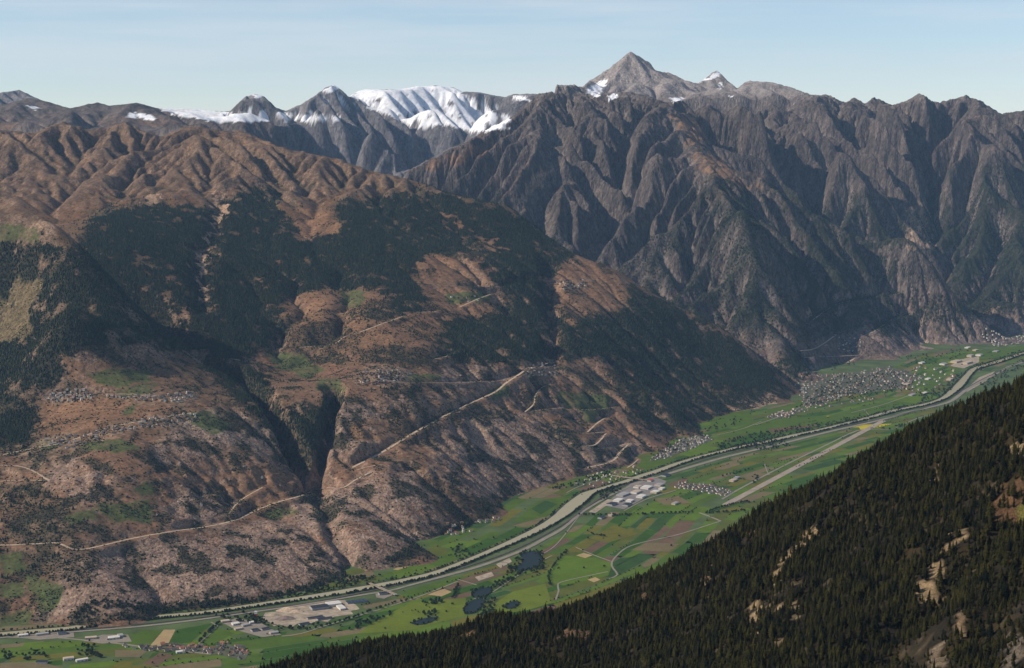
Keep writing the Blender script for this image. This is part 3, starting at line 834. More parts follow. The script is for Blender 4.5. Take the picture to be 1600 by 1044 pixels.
DRY = [      # parched grass, orange brown
    [(860, 408), (960, 426), (992, 470), (925, 498), (885, 512), (862, 480)], [(655, 405), (690, 392), (740, 415), (752, 445), (700, 440), (665, 432)], [(450, 462), (560, 458), (620, 475), (700, 440), (782, 470), (792, 500), (700, 500), (680, 540), (600, 545), (520, 535), (450, 500)],
    [(100, 555), (220, 568), (215, 600), (140, 602), (105, 590)], [(70, 625), (240, 620), (330, 640), (280, 660), (120, 690), (60, 680)], [(370, 740), (420, 720), (480, 765), (400, 800), (360, 790)], [(540, 660), (640, 650), (650, 690), (560, 690)],
    [(676, 328), (725, 350), (715, 358), (690, 345)], [(735, 365), (790, 388), (780, 394), (742, 378)], [(480, 320), (525, 345), (520, 368), (470, 375), (462, 355)],
    [(1000, 652), (1016, 648), (1015, 668), (1000, 664)], [(1180, 285), (1200, 300), (1160, 280)], [(1040, 175), (1100, 190), (1110, 215), (1090, 235), (1060, 200)], [(1080, 240), (1130, 250), (1180, 300), (1140, 290), (1090, 262)],
    [(660, 262), (740, 225), (775, 225), (740, 250), (700, 262), (670, 270)],
]
SNOW = [
    [(248, 169), (290, 168), (360, 176), (440, 176), (532, 183), (530, 191), (440, 190), (380, 190), (330, 189), (280, 180)], [(370, 178), (395, 172), (430, 175), (440, 182), (380, 184)],
    [(548, 152), (556, 143), (575, 134), (600, 141), (650, 134), (700, 134), (722, 144), (704, 150), (690, 163), (730, 174), (792, 184), (796, 194), (760, 207), (720, 197), (690, 188), (674, 196), (664, 204), (642, 186), (612, 170), (594, 160), (570, 160)],
    [(560, 152), (640, 142), (720, 142), (760, 168), (800, 186), (792, 202), (740, 206), (690, 196), (650, 200), (610, 182), (575, 168)],
    [(910, 146), (930, 130), (946, 124), (942, 142), (932, 150)], [(948, 150), (968, 146), (960, 160)], [(1042, 152), (1074, 154), (1052, 160)], [(1092, 128), (1108, 119), (1121, 111), (1127, 118), (1112, 124)], [(1120, 128), (1130, 130), (1126, 140)],
    [(1135, 150), (1155, 152), (1150, 158)], [(500, 145), (522, 133), (532, 138), (520, 144)], [(392, 147), (414, 149), (410, 154), (396, 153)], [(800, 150), (815, 150), (830, 158), (806, 156)], [(196, 174), (246, 182), (240, 188), (200, 182)],
    [(44, 166), (60, 166), (58, 172)], [(735, 156), (750, 156), (748, 164), (737, 163)], [(470, 176), (482, 172), (486, 178)], [(300, 178), (360, 182), (350, 190), (310, 186)],
]
PALE = [     # bare pale rock, scree, quarries
    [(230, 303), (248, 302), (250, 316), (236, 322), (226, 316)], [(1405, 322), (1440, 318), (1462, 350), (1465, 392), (1448, 385), (1430, 392), (1415, 360)], [(1143, 622), (1158, 622), (1170, 640), (1205, 643), (1208, 652), (1170, 650), (1152, 640)],
    [(1180, 622), (1195, 612), (1210, 632), (1200, 640), (1185, 636)], [(1425, 520), (1440, 520), (1460, 548), (1440, 550)], [(338, 300), (350, 305), (345, 350), (328, 385), (314, 440), (322, 480), (314, 480), (306, 420), (324, 380), (336, 345)],
    [(60, 342), (90, 350), (70, 366), (40, 352)], [(840, 262), (862, 268), (815, 318), (806, 312)], [(660, 335), (680, 340), (690, 355), (670, 352)], [(740, 650), (760, 660), (765, 690), (745, 680)],
]

ROCKFACE = [  # bare rock on the sunny side
    [(60, 745), (110, 715), (165, 728), (175, 760), (150, 790), (100, 775)], [(235, 690), (280, 650), (340, 636), (400, 655), (445, 690), (420, 715), (350, 700), (300, 725), (240, 730)], [(255, 800), (280, 770), (330, 765), (365, 790), (360, 812), (300, 828), (255, 826)],
    [(85, 870), (140, 866), (300, 836), (400, 815), (480, 800), (540, 850), (552, 892), (480, 915), (400, 930), (250, 950), (120, 965), (50, 965), (90, 920)], [(505, 800), (520, 760), (570, 735), (650, 740), (665, 780), (700, 810), (680, 835), (610, 884), (560, 890), (530, 840)],
    [(665, 730), (690, 670), (760, 640), (850, 650), (885, 690), (890, 740), (830, 765), (780, 785), (750, 780), (700, 745)], [(520, 650), (560, 625), (640, 620), (680, 640), (640, 670), (560, 700), (515, 720)], [(455, 775), (498, 770), (500, 830), (480, 845), (450, 800)], [(690, 560), (760, 570), (800, 595), (760, 612), (690, 600)],
    [(470, 640), (500, 650), (490, 700), (470, 690)], [(910, 690), (1000, 690), (1010, 715), (920, 735)], [(1250, 470), (1330, 440), (1340, 500), (1300, 520), (1240, 500)], [(1340, 480), (1430, 470), (1470, 500), (1440, 540), (1360, 550), (1345, 520)], [(1450, 480), (1560, 470), (1600, 500), (1600, 518), (1480, 535)],
]
SETTLED = [  # yards, gardens and lanes of the slope villages
    [(62, 624), (92, 608), (120, 606), (142, 612), (146, 622), (90, 632)], [(150, 618), (250, 618), (300, 612), (314, 622), (290, 631), (220, 627)], [(64, 692), (150, 672), (240, 652), (312, 645), (300, 662), (220, 670), (160, 684), (100, 704)],
    [(550, 588), (575, 576), (612, 573), (642, 580), (648, 592), (610, 603), (570, 603)], [(810, 574), (845, 565), (874, 572), (868, 589), (830, 591), (813, 585)], [(866, 440), (912, 436), (922, 446), (890, 455), (866, 451)], [(0, 705), (60, 694), (100, 690), (60, 702), (0, 716)],
]


def land_cover(X, Y, Z, slope, convex):
    u, v = project(X, Y, Z)
    px = Y / F                                        # metres per pixel
    a = np.clip(120 / px, 4, 24)
    uj = u + a * fbm(X / 130, Y / 130, 4, 500)
    vj = v + a * 0.6 * fbm(X / 130 + 31, Y / 130, 4, 501)
    uk = u + 2.2 * a * fbm(X / 60, Y / 60, 3, 502)
    vk = v + 1.2 * a * fbm(X / 60 + 31, Y / 60, 3, 503)
    M = massif(X, Y) > 0.5
    near = ~M
    n1, n2, n3 = fbm(X / 420, Y / 420, 5, 510), fbm(X / 95, Y / 95, 4, 511), fbm(X / 1400, Y / 1400, 4, 512)
    n4 = fbm(X / 34, Y / 34, 3, 513)
    n6 = fbm(X / 150, Y / 150, 4, 515)
    col = np.zeros(X.shape + (3,))
    def put(mask, rgb, w=1.0):
        k = mask * w
        i = np.nonzero(k > 0.003)[0]
        if len(i):
            k = k[i][:, None]
            col[i] = col[i] * (1 - k) + np.array(rgb) * k
    # sunny slope
    low, high = np.array((0.165, 0.102, 0.066)), np.array((0.130, 0.080, 0.045))
    col[...] = low + (high - low) * smooth(Z, 1500, 2050)[..., None]
    put(smooth(n3, 0.0, 0.7), (0.115, 0.086, 0.054), 0.6)
    put(smooth(n1, 0.1, 0.6) * smooth(Z, 2450, 2150), (0.066, 0.062, 0.038), 0.6)
    rock = smooth(slope, 0.62, 0.95) + 0.55 * smooth(n2 + n1, 0.1, 0.8) * smooth(Z, 1350, 1000)
    rock = np.clip(rock * (0.6 + 0.8 * smooth(n3 + n2 * 0.5, -0.5, 0.5)), 0, 1)
    put(rock, (0.255, 0.182, 0.138), 0.85)
    put(smooth(slope, 0.55, 0.9) * smooth(Z, 2100, 2300), (0.175, 0.118, 0.078), 0.4)
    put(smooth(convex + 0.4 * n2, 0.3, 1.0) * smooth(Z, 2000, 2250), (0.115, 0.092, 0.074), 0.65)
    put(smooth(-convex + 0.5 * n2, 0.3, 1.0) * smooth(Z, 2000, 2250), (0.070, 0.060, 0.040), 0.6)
    put(smooth(n1 + 0.6 * n2, 0.2, 0.7) * smooth(Z, 2050, 2300), (0.060, 0.045, 0.030), 0.6)
    put(smooth(-n1 + 0.5 * n2, 0.3, 0.8) * smooth(Z, 2050, 2300), (0.20, 0.135, 0.085), 0.6)
    put(smooth(n2, 0.15, 0.5) * smooth(convex, 0.5, -0.5), (0.050, 0.050, 0.032), 0.6)
    put(smooth(n6 + 0.4 * n1 + 0.25 * n4 + 0.13 * smooth(Z, 1250, 900), 0.22, 0.40) * smooth(Z, 2150, 1850), (0.046, 0.046, 0.030), 0.8)
    put(smooth(-n4, 0.15, 0.5) * (0.3 + 0.7 * rock), (0.28, 0.205, 0.155), 0.4)
    # massif and far range
    mr = np.zeros(X.shape + (3,))
    mr[...] = (0.128, 0.110, 0.100)
    g = smooth(n1 * 0.7 + n3, -0.2, 0.5) * smooth(slope, 1.35, 0.7) * smooth(Z, 3000, 2700)
    mr = mr * (1 - g[..., None] * 0.85) + np.array((0.185, 0.118, 0.070)) * g[..., None] * 0.85
    sc = smooth(n2 - convex * 0.4, 0.2, 0.7) * smooth(slope, 0.5, 0.75) * 0.6
    mr = mr * (1 - sc[..., None]) + np.array((0.180, 0.155, 0.136)) * sc[..., None]
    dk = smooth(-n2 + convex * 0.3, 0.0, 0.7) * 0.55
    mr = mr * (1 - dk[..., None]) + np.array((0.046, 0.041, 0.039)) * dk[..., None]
    hi = smooth(Z, 3050, 3350) * 0.8
    mr = mr * (1 - hi[..., None]) + np.array((0.32, 0.295, 0.28)) * hi[..., None]
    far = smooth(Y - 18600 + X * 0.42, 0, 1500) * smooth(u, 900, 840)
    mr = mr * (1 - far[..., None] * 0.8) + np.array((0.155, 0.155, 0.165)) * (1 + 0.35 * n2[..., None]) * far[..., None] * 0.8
    lowm = smooth(Z, 1250, 1000) * smooth(n1 + n2 * 0.5, -0.4, 0.4)
    mr = mr * (1 - lowm[..., None] * 0.7) + np.array((0.150, 0.112, 0.095)) * lowm[..., None] * 0.7
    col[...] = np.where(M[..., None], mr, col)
    rockiness = np.clip(np.where(M, 0.55 + 0.4 * smooth(slope, 0.4, 0.9), np.maximum(0.3 + 0.7 * rock, 0.55 * smooth(Z, 1950, 2200))), 0, 1)
    for p in ROCKFACE:
        k = 0.6 * in_poly(uj, vj, p) + 0.4 * in_poly(uk, vk, p)
        s_ = 1.0 if p[0][0] < 1100 else 0.6
        put(k * smooth(n2 + 0.4 * n4 + 0.5 * n1, -0.35, 0.0), (0.258, 0.198, 0.164), 0.85 * s_)
        put(k * smooth(-n2 - 0.4 * n4, 0.05, 0.5), (0.34, 0.272, 0.232), 0.6 * s_)
        put(k * smooth(n6 + 0.4 * n1 + 0.25 * n4, 0.10, 0.26), (0.044, 0.044, 0.030), 0.85)
        rockiness = np.maximum(rockiness, k)
    for p in DRY:
        k = in_poly(uj, vj, p) * smooth(n2 + 0.5 * n1, -0.8, 0.1)
        put(k, (0.195, 0.120, 0.072), 0.8); rockiness = rockiness * (1 - 0.6 * k)
    for p in PALE:
        k = in_poly(uj, vj, p) * 1.0
        put(k * smooth(n4, -0.9, 0.0), (0.36, 0.27, 0.20), 0.85)
    forest = np.zeros(X.shape)
    for dns, p in FOREST:
        k = 0.5 * (in_poly(uj, vj, p) & near) + 0.25 * (in_poly(uk, vk, p) & near) + 0.25 * (in_poly(2 * u - uk, 2 * v - vk, p) & near)
        forest = np.maximum(forest, dns * k)
    # woods on the massif keep to the lower, gentler ground
    treeline = 2060 + 160 * n3 + 120 * n1
    mf = smooth(treeline - Z, -80, 200) * smooth(slope + 0.55 * n2 + 0.3 * n1, 1.75, 1.0) * smooth(Z + 120 * n1, 800, 1050) * M * (Y < 21000)
    mf = mf * (0.35 + 0.65 * smooth(u + (v - 300) * 0.5, 1010, 1150))
    forest = np.maximum(forest, np.clip(mf, 0, 1) * 0.8)
    for dns, p in WOODS_FAR:
        k = 0.5 * in_poly(uj, vj, p) + 0.5 * in_poly(uk, vk, p)
        forest = np.maximum(forest, dns * k * M * smooth(slope + 0.6 * n2 + 0.5 * n1, 3.0, 1.7) * (Y < 20500))
    # scattered wood between
    sc = smooth(n2 + 0.6 * n1, 0.25, 0.75) * smooth(Z, 2150, 1950) * near * 0.5
    forest = np.maximum(forest, sc * 0.7)
    forest = forest * (1 - 0.75 * smooth(n2 + 0.5 * n1 + 0.4 * n4, 0.18, 0.55) * near)
    for p in HOLES:
        forest = np.where(in_poly(uj, vj, p), 0.0, forest)
    for p in MEADOW:
        k = in_poly(u + (uj - u) * 0.4, v + (vj - v) * 0.4, p) * near
        put(k * smooth(n2, -1.0, -0.1), (0.062, 0.088, 0.032), 0.88); forest = np.where(k, 0.0, forest); rockiness = rockiness * (1 - 0.9 * k)
    k = in_poly(uj, vj, HOLES[0]) * near
    put(k * 1.0, (0.110, 0.098, 0.052), 0.8)
    for p in SETTLED:
        k = (0.6 * in_poly(uj, vj, p) + 0.4 * in_poly(uk, vk, p)) * near
        put(k * smooth(n4, -0.5, 0.2), (0.27, 0.21, 0.155), 0.7); forest = forest * (1 - 0.8 * k)
    put(np.clip(forest * 1.15, 0, 1), (0.026, 0.032, 0.021), 0.94)
    snow = np.zeros(X.shape)
    for p in SNOW:
        k = in_poly(u + (uj - u) * 0.7, v + (vj - v) * 0.35, p) & M
        snow = np.maximum(snow, k * smooth(0.4 * slope + 1.1 * n2 + 0.7 * n1, 1.3, 0.95))
    gul = smooth(Z, 2950, 3250) * smooth(convex + 0.8 * n2, 0.1, -0.7) * M * smooth(u, 850, 820) * smooth(u, 430, 520) * 0.9
    snow = np.maximum(snow, gul)
    put(snow, (0.84, 0.84, 0.85), 1.0)
    forest = np.where(snow > 0.3, 0, forest)
    rockiness = rockiness * (1 - 0.95 * snow)
    col = col * np.where(snow[..., None] > 0.3, 1.0, np.where(M[..., None], np.array((1.04, 0.97, 0.92)), np.array((1.04, 0.93, 0.82)) + smooth(Z, 1850, 2150)[..., None] * np.array((0.04, 0.01, -0.02))))
    return np.clip(col, 0.004, 0.9), np.clip(rockiness, 0, 1), forest

def slope_of(g):
    gy, gx = np.gradient(g.h, g.d)
    return np.hypot(gx, gy)

def convexity(g, r):
    return np.clip((g.h - blur(g.h, r)) / (r * g.d * 0.12), -2, 2)

# ice and old snow lie smooth
us_, vs_ = project(G24.X, G24.Y, G24.h)
ice = np.zeros(G24.X.shape)
for p in SNOW:
    ice = np.maximum(ice, in_poly(us_, vs_, p) & (massif(G24.X, G24.Y) > 0.5) & (G24.Y > 18500))
ice = blur(ice, 2)
G24.h = G24.h + (blur(G24.h, 4) + 16 * fbm(G24.X / 260, G24.Y / 260, 3, 640) - G24.h) * ice * 0.75
SURF = {}
for nm, g_, r_ in (('mid', GM, 5), ('far', G24, 4), ('rock', GR, 6)):
    want = (np.abs(g_.X) < 0.40 * g_.Y + 260) & (g_.h > ZV - 40)
    if nm == 'far':        # most of the coarse grid is replaced by the finer ones; the woods on the massif still read it
        want &= ~((g_.X > -4600) & (g_.X < 5180) & (g_.Y > 5600) & (g_.Y < 12300))
    w_ = np.nonzero(want.ravel())[0]
    c_, k_, f_ = land_cover(g_.X.ravel()[w_], g_.Y.ravel()[w_], g_.h.ravel()[w_], slope_of(g_).ravel()[w_], convexity(g_, r_).ravel()[w_])
    full = [np.zeros((g_.ny * g_.nx,) + q.shape[1:]) for q in (c_, k_, f_)]
    for q, r0 in zip(full, (c_, k_, f_)):
        q[w_] = r0
    SURF[nm] = (g_, full[0].reshape(g_.ny, g_.nx, 3), full[1].reshape(g_.ny, g_.nx), full[2].reshape(g_.ny, g_.nx))

def region_mesh(name, parts, mat):
    """faces picked from one or two grids, joined where they meet"""
    cos, qs, cols, rocks, base = [], [], [], [], 0
    for key, pick in parts:
        g, c, r, f = SURF[key]
        idx = np.arange(g.ny * g.nx).reshape(g.ny, g.nx)
        q = np.stack([idx[:-1, :-1], idx[:-1, 1:], idx[1:, 1:], idx[1:, :-1]], -1)[pick]
        used = np.unique(q)
        remap = np.zeros(g.ny * g.nx, np.int64); remap[used] = np.arange(len(used)) + base
        qs.append(remap[q]); base += len(used)
        cos.append(np.stack([g.X.ravel()[used], g.Y.ravel()[used], g.h.ravel()[used]], -1))
        cols.append(c.reshape(-1, 3)[used]); rocks.append(r.ravel()[used])
    return big_mesh(name, np.concatenate(cos), np.concatenate(qs), mat, np.concatenate(cols), np.concatenate(rocks))

def cells(g):
    X = g.X[:-1, :-1] + g.d / 2; Y = g.Y[:-1, :-1] + g.d / 2
    top = np.maximum(np.maximum(g.h[:-1, :-1], g.h[1:, :-1]), np.maximum(g.h[:-1, 1:], g.h[1:, 1:]))
    view = (np.abs(X) < 0.40 * Y + 150) & (top > ZV - 2.5)
    return X, Y, view

xm, ym, vm = cells(GM)
xf, yf, vf = cells(G24)
xr, yr, vr_ = cells(GR)
core_m = (xm > -4704) & (xm < 5280) & (ym > 5496) & (ym < 15504)
core_r = (xr > -1920) & (xr < 7104) & (yr > 15504) & (yr < 22104)
core_f = ((xf > -4704) & (xf < 5280) & (yf > 5496) & (yf < 15504)) | ((xf > -1920) & (xf < 7104) & (yf > 15504) & (yf < 22104))
def zone(x, y):
    m = massif(x, y) > 0.5
    far = m & (y > np.interp(x, [-12000, -1500, -1000, -300, 800, 1500, 12000], [15000, 15800, 19000, 21500, 27500, 30000, 31500]))
    return m, far
mm, fm = zone(xm, ym)
mr_, fr0 = zone(xr, yr)
mf_, ff = zone(xf, yf)
M_SLOPE = ground_mat('sunny_slope_ground', 20.0, 9.0, 0.42, 1.65)
M_ROCK = ground_mat('massif_rock', 28.0, 30.0, 0.5, 1.55, 0.35)
M_FAR = ground_mat('far_range_rock', 50.0, 20.0, 0.7, 1.3, 0.4)
o = region_mesh('mountain_slope', [('mid', vm & core_m & ~mm), ('rock', vr_ & core_r & ~mr_), ('far', vf & ~core_f & ~mf_)], M_SLOPE)
tag(o, 'brown sunlit mountainside with villages, terraces and a dark gorge above the valley', None, None, 'structure')
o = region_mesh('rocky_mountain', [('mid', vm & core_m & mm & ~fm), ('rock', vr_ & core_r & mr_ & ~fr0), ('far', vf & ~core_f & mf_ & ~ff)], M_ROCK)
tag(o, 'steep grey massif with gullies under the highest pyramid shaped peak', None, None, 'structure')
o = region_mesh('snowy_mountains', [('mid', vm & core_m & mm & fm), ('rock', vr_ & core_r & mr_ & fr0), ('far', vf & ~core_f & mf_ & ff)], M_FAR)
tag(o, 'distant range with snowfields and glaciers on the skyline', None, None, 'structure')

# the flat valley floor: one sheet that runs in under the slopes
M_FLOOR = plain_mat('valley_meadow', (0.075, 0.105, 0.036), 0.35, 0.006, 0.95, 0.1)
o = mesh_obj('valley_floor', [(-5200, 4700, ZV), (9500, 4700, ZV), (9500, 18500, ZV), (1500, 15000, ZV), (-5200, 7600, ZV)], [(0, 1, 2, 3, 4)], M_FLOOR)
tag(o, 'flat green valley floor', None, None, 'structure')
# ------------------------------------------------------------------ the dark conifer-wooded slope in front
FP = [at_depth(*q) for q in [
    (1600, 600, 2300), (1500, 640, 2350), (1400, 690, 2400), (1300, 738, 2450), (1200, 795, 2500), (1100, 860, 2560), (1000, 918, 2600), (900, 962, 2600), (800, 968, 2560), (700, 992, 2500), (600, 1006, 2460), (500, 1018, 2450), (420, 1045, 2430),
    (1750, 520, 2250), (1900, 460, 2200), (300, 1090, 2420), (200, 1130, 2400),
    (1600, 800, 1750), (1600, 920, 1480), (1600, 1044, 1280), (1500, 800, 1850), (1500, 930, 1560), (1500, 1044, 1350), (1400, 850, 1930), (1400, 950, 1640), (1400, 1044, 1450), (1300, 850, 2070), (1300, 950, 1790), (1300, 1044, 1560), (1200, 900, 2160),
    (1200, 1044, 1700), (1100, 950, 2150), (1100, 1044, 1830), (1000, 980, 2260), (1000, 1044, 1960), (900, 1000, 2350), (900, 1044, 2080), (800, 1044, 2150), (700, 1044, 2220), (600, 1044, 2280), (500, 1060, 2330),
    (1700, 800, 1700), (1700, 1044, 1250), (1900, 800, 1600), (1900, 1044, 1200), (1600, 1250, 1000), (1200, 1250, 1250), (800, 1250, 1600), (400, 1200, 2000)]]
for u, v, y in [(1900, 460, 2200), (1750, 520, 2250), (1600, 600, 2300), (1400, 690, 2400), (1200, 795, 2500), (1000, 918, 2600), (800, 968, 2560), (600, 1006, 2460), (420, 1045, 2430), (200, 1130, 2400)]:
    x0, y0, z0 = at_depth(u, v, y)
    FP.append((x0 - 60, y0 + 350, z0 - 260)); FP.append((x0 - 120, y0 + 800, z0 - 640))
GF = Grid(-900, 1260, 960, 3300, 6)
GF.h = rbf_eval(rbf(np.array(FP), 60.0), GF.X, GF.Y)
GF.h = GF.h + 14 * fbm(GF.X / 240, GF.Y / 240, 4, 700) + 17 * (ridged((GF.X * 0.6 + GF.Y * 0.8) / 170, (GF.Y * 0.6 - GF.X * 0.8) / 420, 3, 701) - 0.4)
for pix, depth, width in [([(1600, 800), (1500, 870), (1455, 940), (1410, 1040)], 34, 45), ([(1590, 900), (1540, 960), (1490, 1044)], 30, 42), ([(1330, 800), (1280, 900), (1240, 1000), (1220, 1044)], 14, 40)]:
    carve(GF, [onto(GF, u, v, 1000, 3250) for u, v in pix], depth * 0.75, width * 1.25, 30.0, 1.3)
GF.h = GF.h + 3.2 * (ridged(GF.X / 38, GF.Y / 38, 3, 705) - 0.4)
bF = GF.h.copy()
GF.h = erode(GF.h, 6, 0.12, 6, 0, 14, None, 0.05)
GF.h = GF.h + blur(bF - GF.h, 14) * 0.9

BARE = [  # open ground in the wood: (colour, outline)
    ((0.304, 0.210, 0.112), [(1268, 826), (1282, 830), (1250, 868), (1226, 890), (1212, 918), (1200, 912), (1216, 880), (1236, 858)]), ((0.288, 0.202, 0.108), [(1176, 942), (1190, 944), (1186, 978), (1172, 1000), (1166, 985)]),
    ((0.288, 0.202, 0.108), [(1494, 826), (1512, 830), (1498, 850), (1480, 862), (1470, 878), (1480, 890), (1470, 900), (1448, 905), (1455, 880), (1470, 856)]), ((0.288, 0.202, 0.108), [(1440, 905), (1470, 920), (1474, 940), (1455, 950), (1440, 940)]),
    ((0.240, 0.163, 0.094), [(1500, 960), (1520, 970), (1500, 1000), (1488, 990)]), ((0.176, 0.132, 0.086), [(1450, 1010), (1478, 1004), (1480, 1044), (1450, 1044)]), ((0.136, 0.109, 0.079), [(1572, 985), (1600, 1000), (1600, 1044), (1572, 1044)]),
    ((0.104, 0.058, 0.029), [(1575, 755), (1610, 740), (1610, 830), (1560, 815), (1545, 800)]), ((0.112, 0.101, 0.025), [(1590, 790), (1640, 770), (1640, 840), (1585, 835)]), ((0.280, 0.202, 0.108), [(1578, 696), (1612, 690), (1612, 714), (1582, 716)]),
    ((0.104, 0.097, 0.025), [(594, 988), (632, 988), (630, 1002), (600, 1006)]), ((0.240, 0.163, 0.086), [(634, 1012), (650, 1010), (646, 1020), (632, 1020)]), ((0.160, 0.101, 0.054), [(690, 996), (760, 985), (750, 1000), (690, 1010)]),
    ((0.160, 0.097, 0.058), [(866, 992), (890, 980), (914, 986), (924, 1000), (890, 998), (866, 1004)]), ((0.136, 0.081, 0.045), [(512, 996), (530, 992), (524, 1006), (512, 1008)]), ((0.240, 0.171, 0.094), [(1205, 940), (1216, 942), (1210, 968), (1203, 962)]),
    ((0.240, 0.171, 0.094), [(1456, 740), (1466, 744), (1458, 756), (1450, 750)]), ((0.240, 0.171, 0.094), [(1460, 722), (1470, 724), (1464, 738)]), ((0.224, 0.147, 0.079), [(1105, 888), (1116, 890), (1100, 915), (1090, 920)]), ((0.176, 0.109, 0.058), [(1166, 828), (1182, 832), (1172, 846)]),
    ((0.240, 0.171, 0.094), [(1120, 1000), (1134, 996), (1130, 1020), (1118, 1016)]), ((0.256, 0.186, 0.101), [(1240, 940), (1256, 950), (1244, 972), (1234, 964)]), ((0.240, 0.171, 0.094), [(1220, 990), (1232, 985), (1228, 1020), (1214, 1015)]), ((0.160, 0.093, 0.050), [(1000, 930), (1018, 928), (1010, 945)]),
]
def fore_cover():
    X, Y, Z = GF.X, GF.Y, GF.h
    u, v = project(X, Y, Z)
    uj, vj = u + 17 * fbm(X / 20, Y / 20, 4, 720), v + 11 * fbm(X / 20 + 5, Y / 20, 4, 721)
    n1, n2 = fbm(X / 60, Y / 60, 4, 722), fbm(X / 14, Y / 14, 3, 723)
    col = np.zeros(X.shape + (3,)); col[...] = (0.018, 0.015, 0.007)
    k = smooth(n1 + 0.5 * n2, -0.1, 0.6)[..., None]
    col = col * (1 - k) + np.array((0.036, 0.026, 0.011)) * k
    k = (smooth(slope_of(GF) + 0.35 * n2, 0.85, 1.3) * smooth(n2 + n1, -0.5, 0.3) * 0.8)[..., None]
    col = col * (1 - k) + np.array((0.075, 0.057, 0.036)) * k
    bare = np.zeros(X.shape)
    for rgb, p in BARE:
        q = in_poly(uj, vj, p)
        col = np.where(q[..., None], np.array(rgb) * 0.8 * (1 + 0.45 * n2[..., None]), col)
        bare = np.maximum(bare, q)
    # thinner wood towards the lower right corner
    thin = smooth(u, 1380, 1480) * smooth(v, 880, 960)
    return np.clip(col, 0.01, 0.8), np.clip(0.35 + 0.6 * bare, 0, 1), bare, thin
fc, fr, FBARE, FTHIN = fore_cover()
SURF['fore'] = (GF, fc, fr, None)
xq, yq, vq = cells(GF)
M_FORE = ground_mat('wood_floor', 2.6, 1.0, 0.55, 1.5)
o = region_mesh('wooded_hillside', [('fore', vq | True)], M_FORE)
tag(o, 'dark wooded hillside rising to the right in front of the valley', None, None, 'structure')

# ------------------------------------------------------------------ trees
def leaf_mat(name, rgb, rgb2):
    m, n, l, b = new_mat(name, 0.9, 0.1)
    oi = n.new('ShaderNodeObjectInfo')
    p = world_pos(n)
    t = noise_node(n, l, 0.035, 3.0, 0.6, p)
    ad = n.new('ShaderNodeMath'); ad.operation = 'ADD'
    l.new(oi.outputs['Random'], ad.inputs[0]); l.new(t.outputs['Fac'], ad.inputs[1])
    mx = n.new('ShaderNodeMix'); mx.data_type = 'RGBA'
    mx.inputs['A'].default_value = (*rgb, 1); mx.inputs['B'].default_value = (*rgb2, 1)
    l.new(mapr(n, l, ad.outputs['Value'], 0.55, 1.5, 0, 1), mx.inputs['Factor'])
    t2 = noise_node(n, l, 0.9, 3.0, 0.6, p)
    l.new(mult(n, l, mx.outputs['Result'], mapr(n, l, t2.outputs['Fac'], 0.3, 0.7, 0.65, 1.35)), b.inputs['Base Color'])
    return m

M_NEEDLE = leaf_mat('conifer_needles', (0.003, 0.005, 0.002), (0.034, 0.031, 0.007))
M_BARK = plain_mat('bark', (0.10, 0.065, 0.042), 0.3, 0.8)
M_FARNEEDLE = leaf_mat('far_conifers', (0.009, 0.016, 0.010), (0.036, 0.046, 0.023))
M_SCRUB = leaf_mat('scrub_leaves', (0.013, 0.018, 0.010), (0.036, 0.039, 0.019))
M_LEAF = leaf_mat('broadleaf_foliage', (0.016, 0.029, 0.013), (0.036, 0.050, 0.018))

def conifer_crown(seed, slim=1.0, pine=False):
    """ragged crown of drooping branch fans, one metre tall; its tips and gaps make the outline"""
    r = random.Random(seed)
    V, Fc = [], []
    def tri(a, b, c):
        k = len(V); V.extend([a, b, c]); Fc.append((k, k + 1, k + 2))
    whorls = 15
    lean = (r.uniform(-0.02, 0.02), r.uniform(-0.02, 0.02))
    for w in range(whorls):
        t = w / (whorls - 1)
        z = 0.14 + 0.82 * t ** 0.95
        prof = (1 - t * t) ** 0.8 * (0.7 + 0.3 * min(1, t * 4)) * r.uniform(0.75, 1.15) if pine else (1 - t) ** 0.75 * (0.75 + 0.25 * min(1, t * 6)) * r.uniform(0.88, 1.1)
        rad = 0.168 * slim * prof + 0.012
        nb = 8 if t < 0.6 else 6
        for b in range(nb):
            if r.random() < (0.2 if pine else 0.10) and t < 0.9:
                continue
            a = (b + r.uniform(-0.4, 0.4)) * math.tau / nb + w * 1.9
            L = rad * r.uniform(0.62, 1.28)
            drop = L * r.uniform(0.15, 0.55)
            half = L * r.uniform(0.34, 0.5)
            cx, cy = lean[0] * t, lean[1] * t
            ca, sa = math.cos(a), math.sin(a)
            root = (cx, cy, z + 0.030)
            tip = (cx + ca * L, cy + sa * L, z - drop)
            mid = 0.55
            l_ = (cx + ca * L * mid - sa * half, cy + sa * L * mid + ca * half, z - drop * 0.75 - 0.012)
            r_ = (cx + ca * L * mid + sa * half, cy + sa * L * mid - ca * half, z - drop * 0.75 - 0.012)
            top = (cx + ca * L * mid, cy + sa * L * mid, z - drop * 0.25 + 0.012)
            tri(root, l_, top); tri(root, top, r_); tri(l_, tip, top); tri(top, tip, r_)
    z = 0.90
    for b in range(4):
        a = b * math.tau / 4 + 0.3
        tri((0, 0, 1.0), (0.022 * math.cos(a), 0.022 * math.sin(a), z), (0.022 * math.cos(a + 1.57), 0.022 * math.sin(a + 1.57), z))
    return V, Fc

def lathe(prof, n=7):
    V, Fc = [], []
    for z, rr in prof:
        for k in range(n):
            V.append((rr * math.cos(k * math.tau / n), rr * math.sin(k * math.tau / n), z))
    for j in range(len(prof) - 1):
        for k in range(n):
            Fc.append((j * n + k, j * n + (k + 1) % n, (j + 1) * n + (k + 1) % n, (j + 1) * n + k))
    return V, Fc

def mesh_only(name, V, Fc, mat):
    me = bpy.data.meshes.new(name); me.from_pydata(V, [], Fc); me.materials.append(mat)
    return me

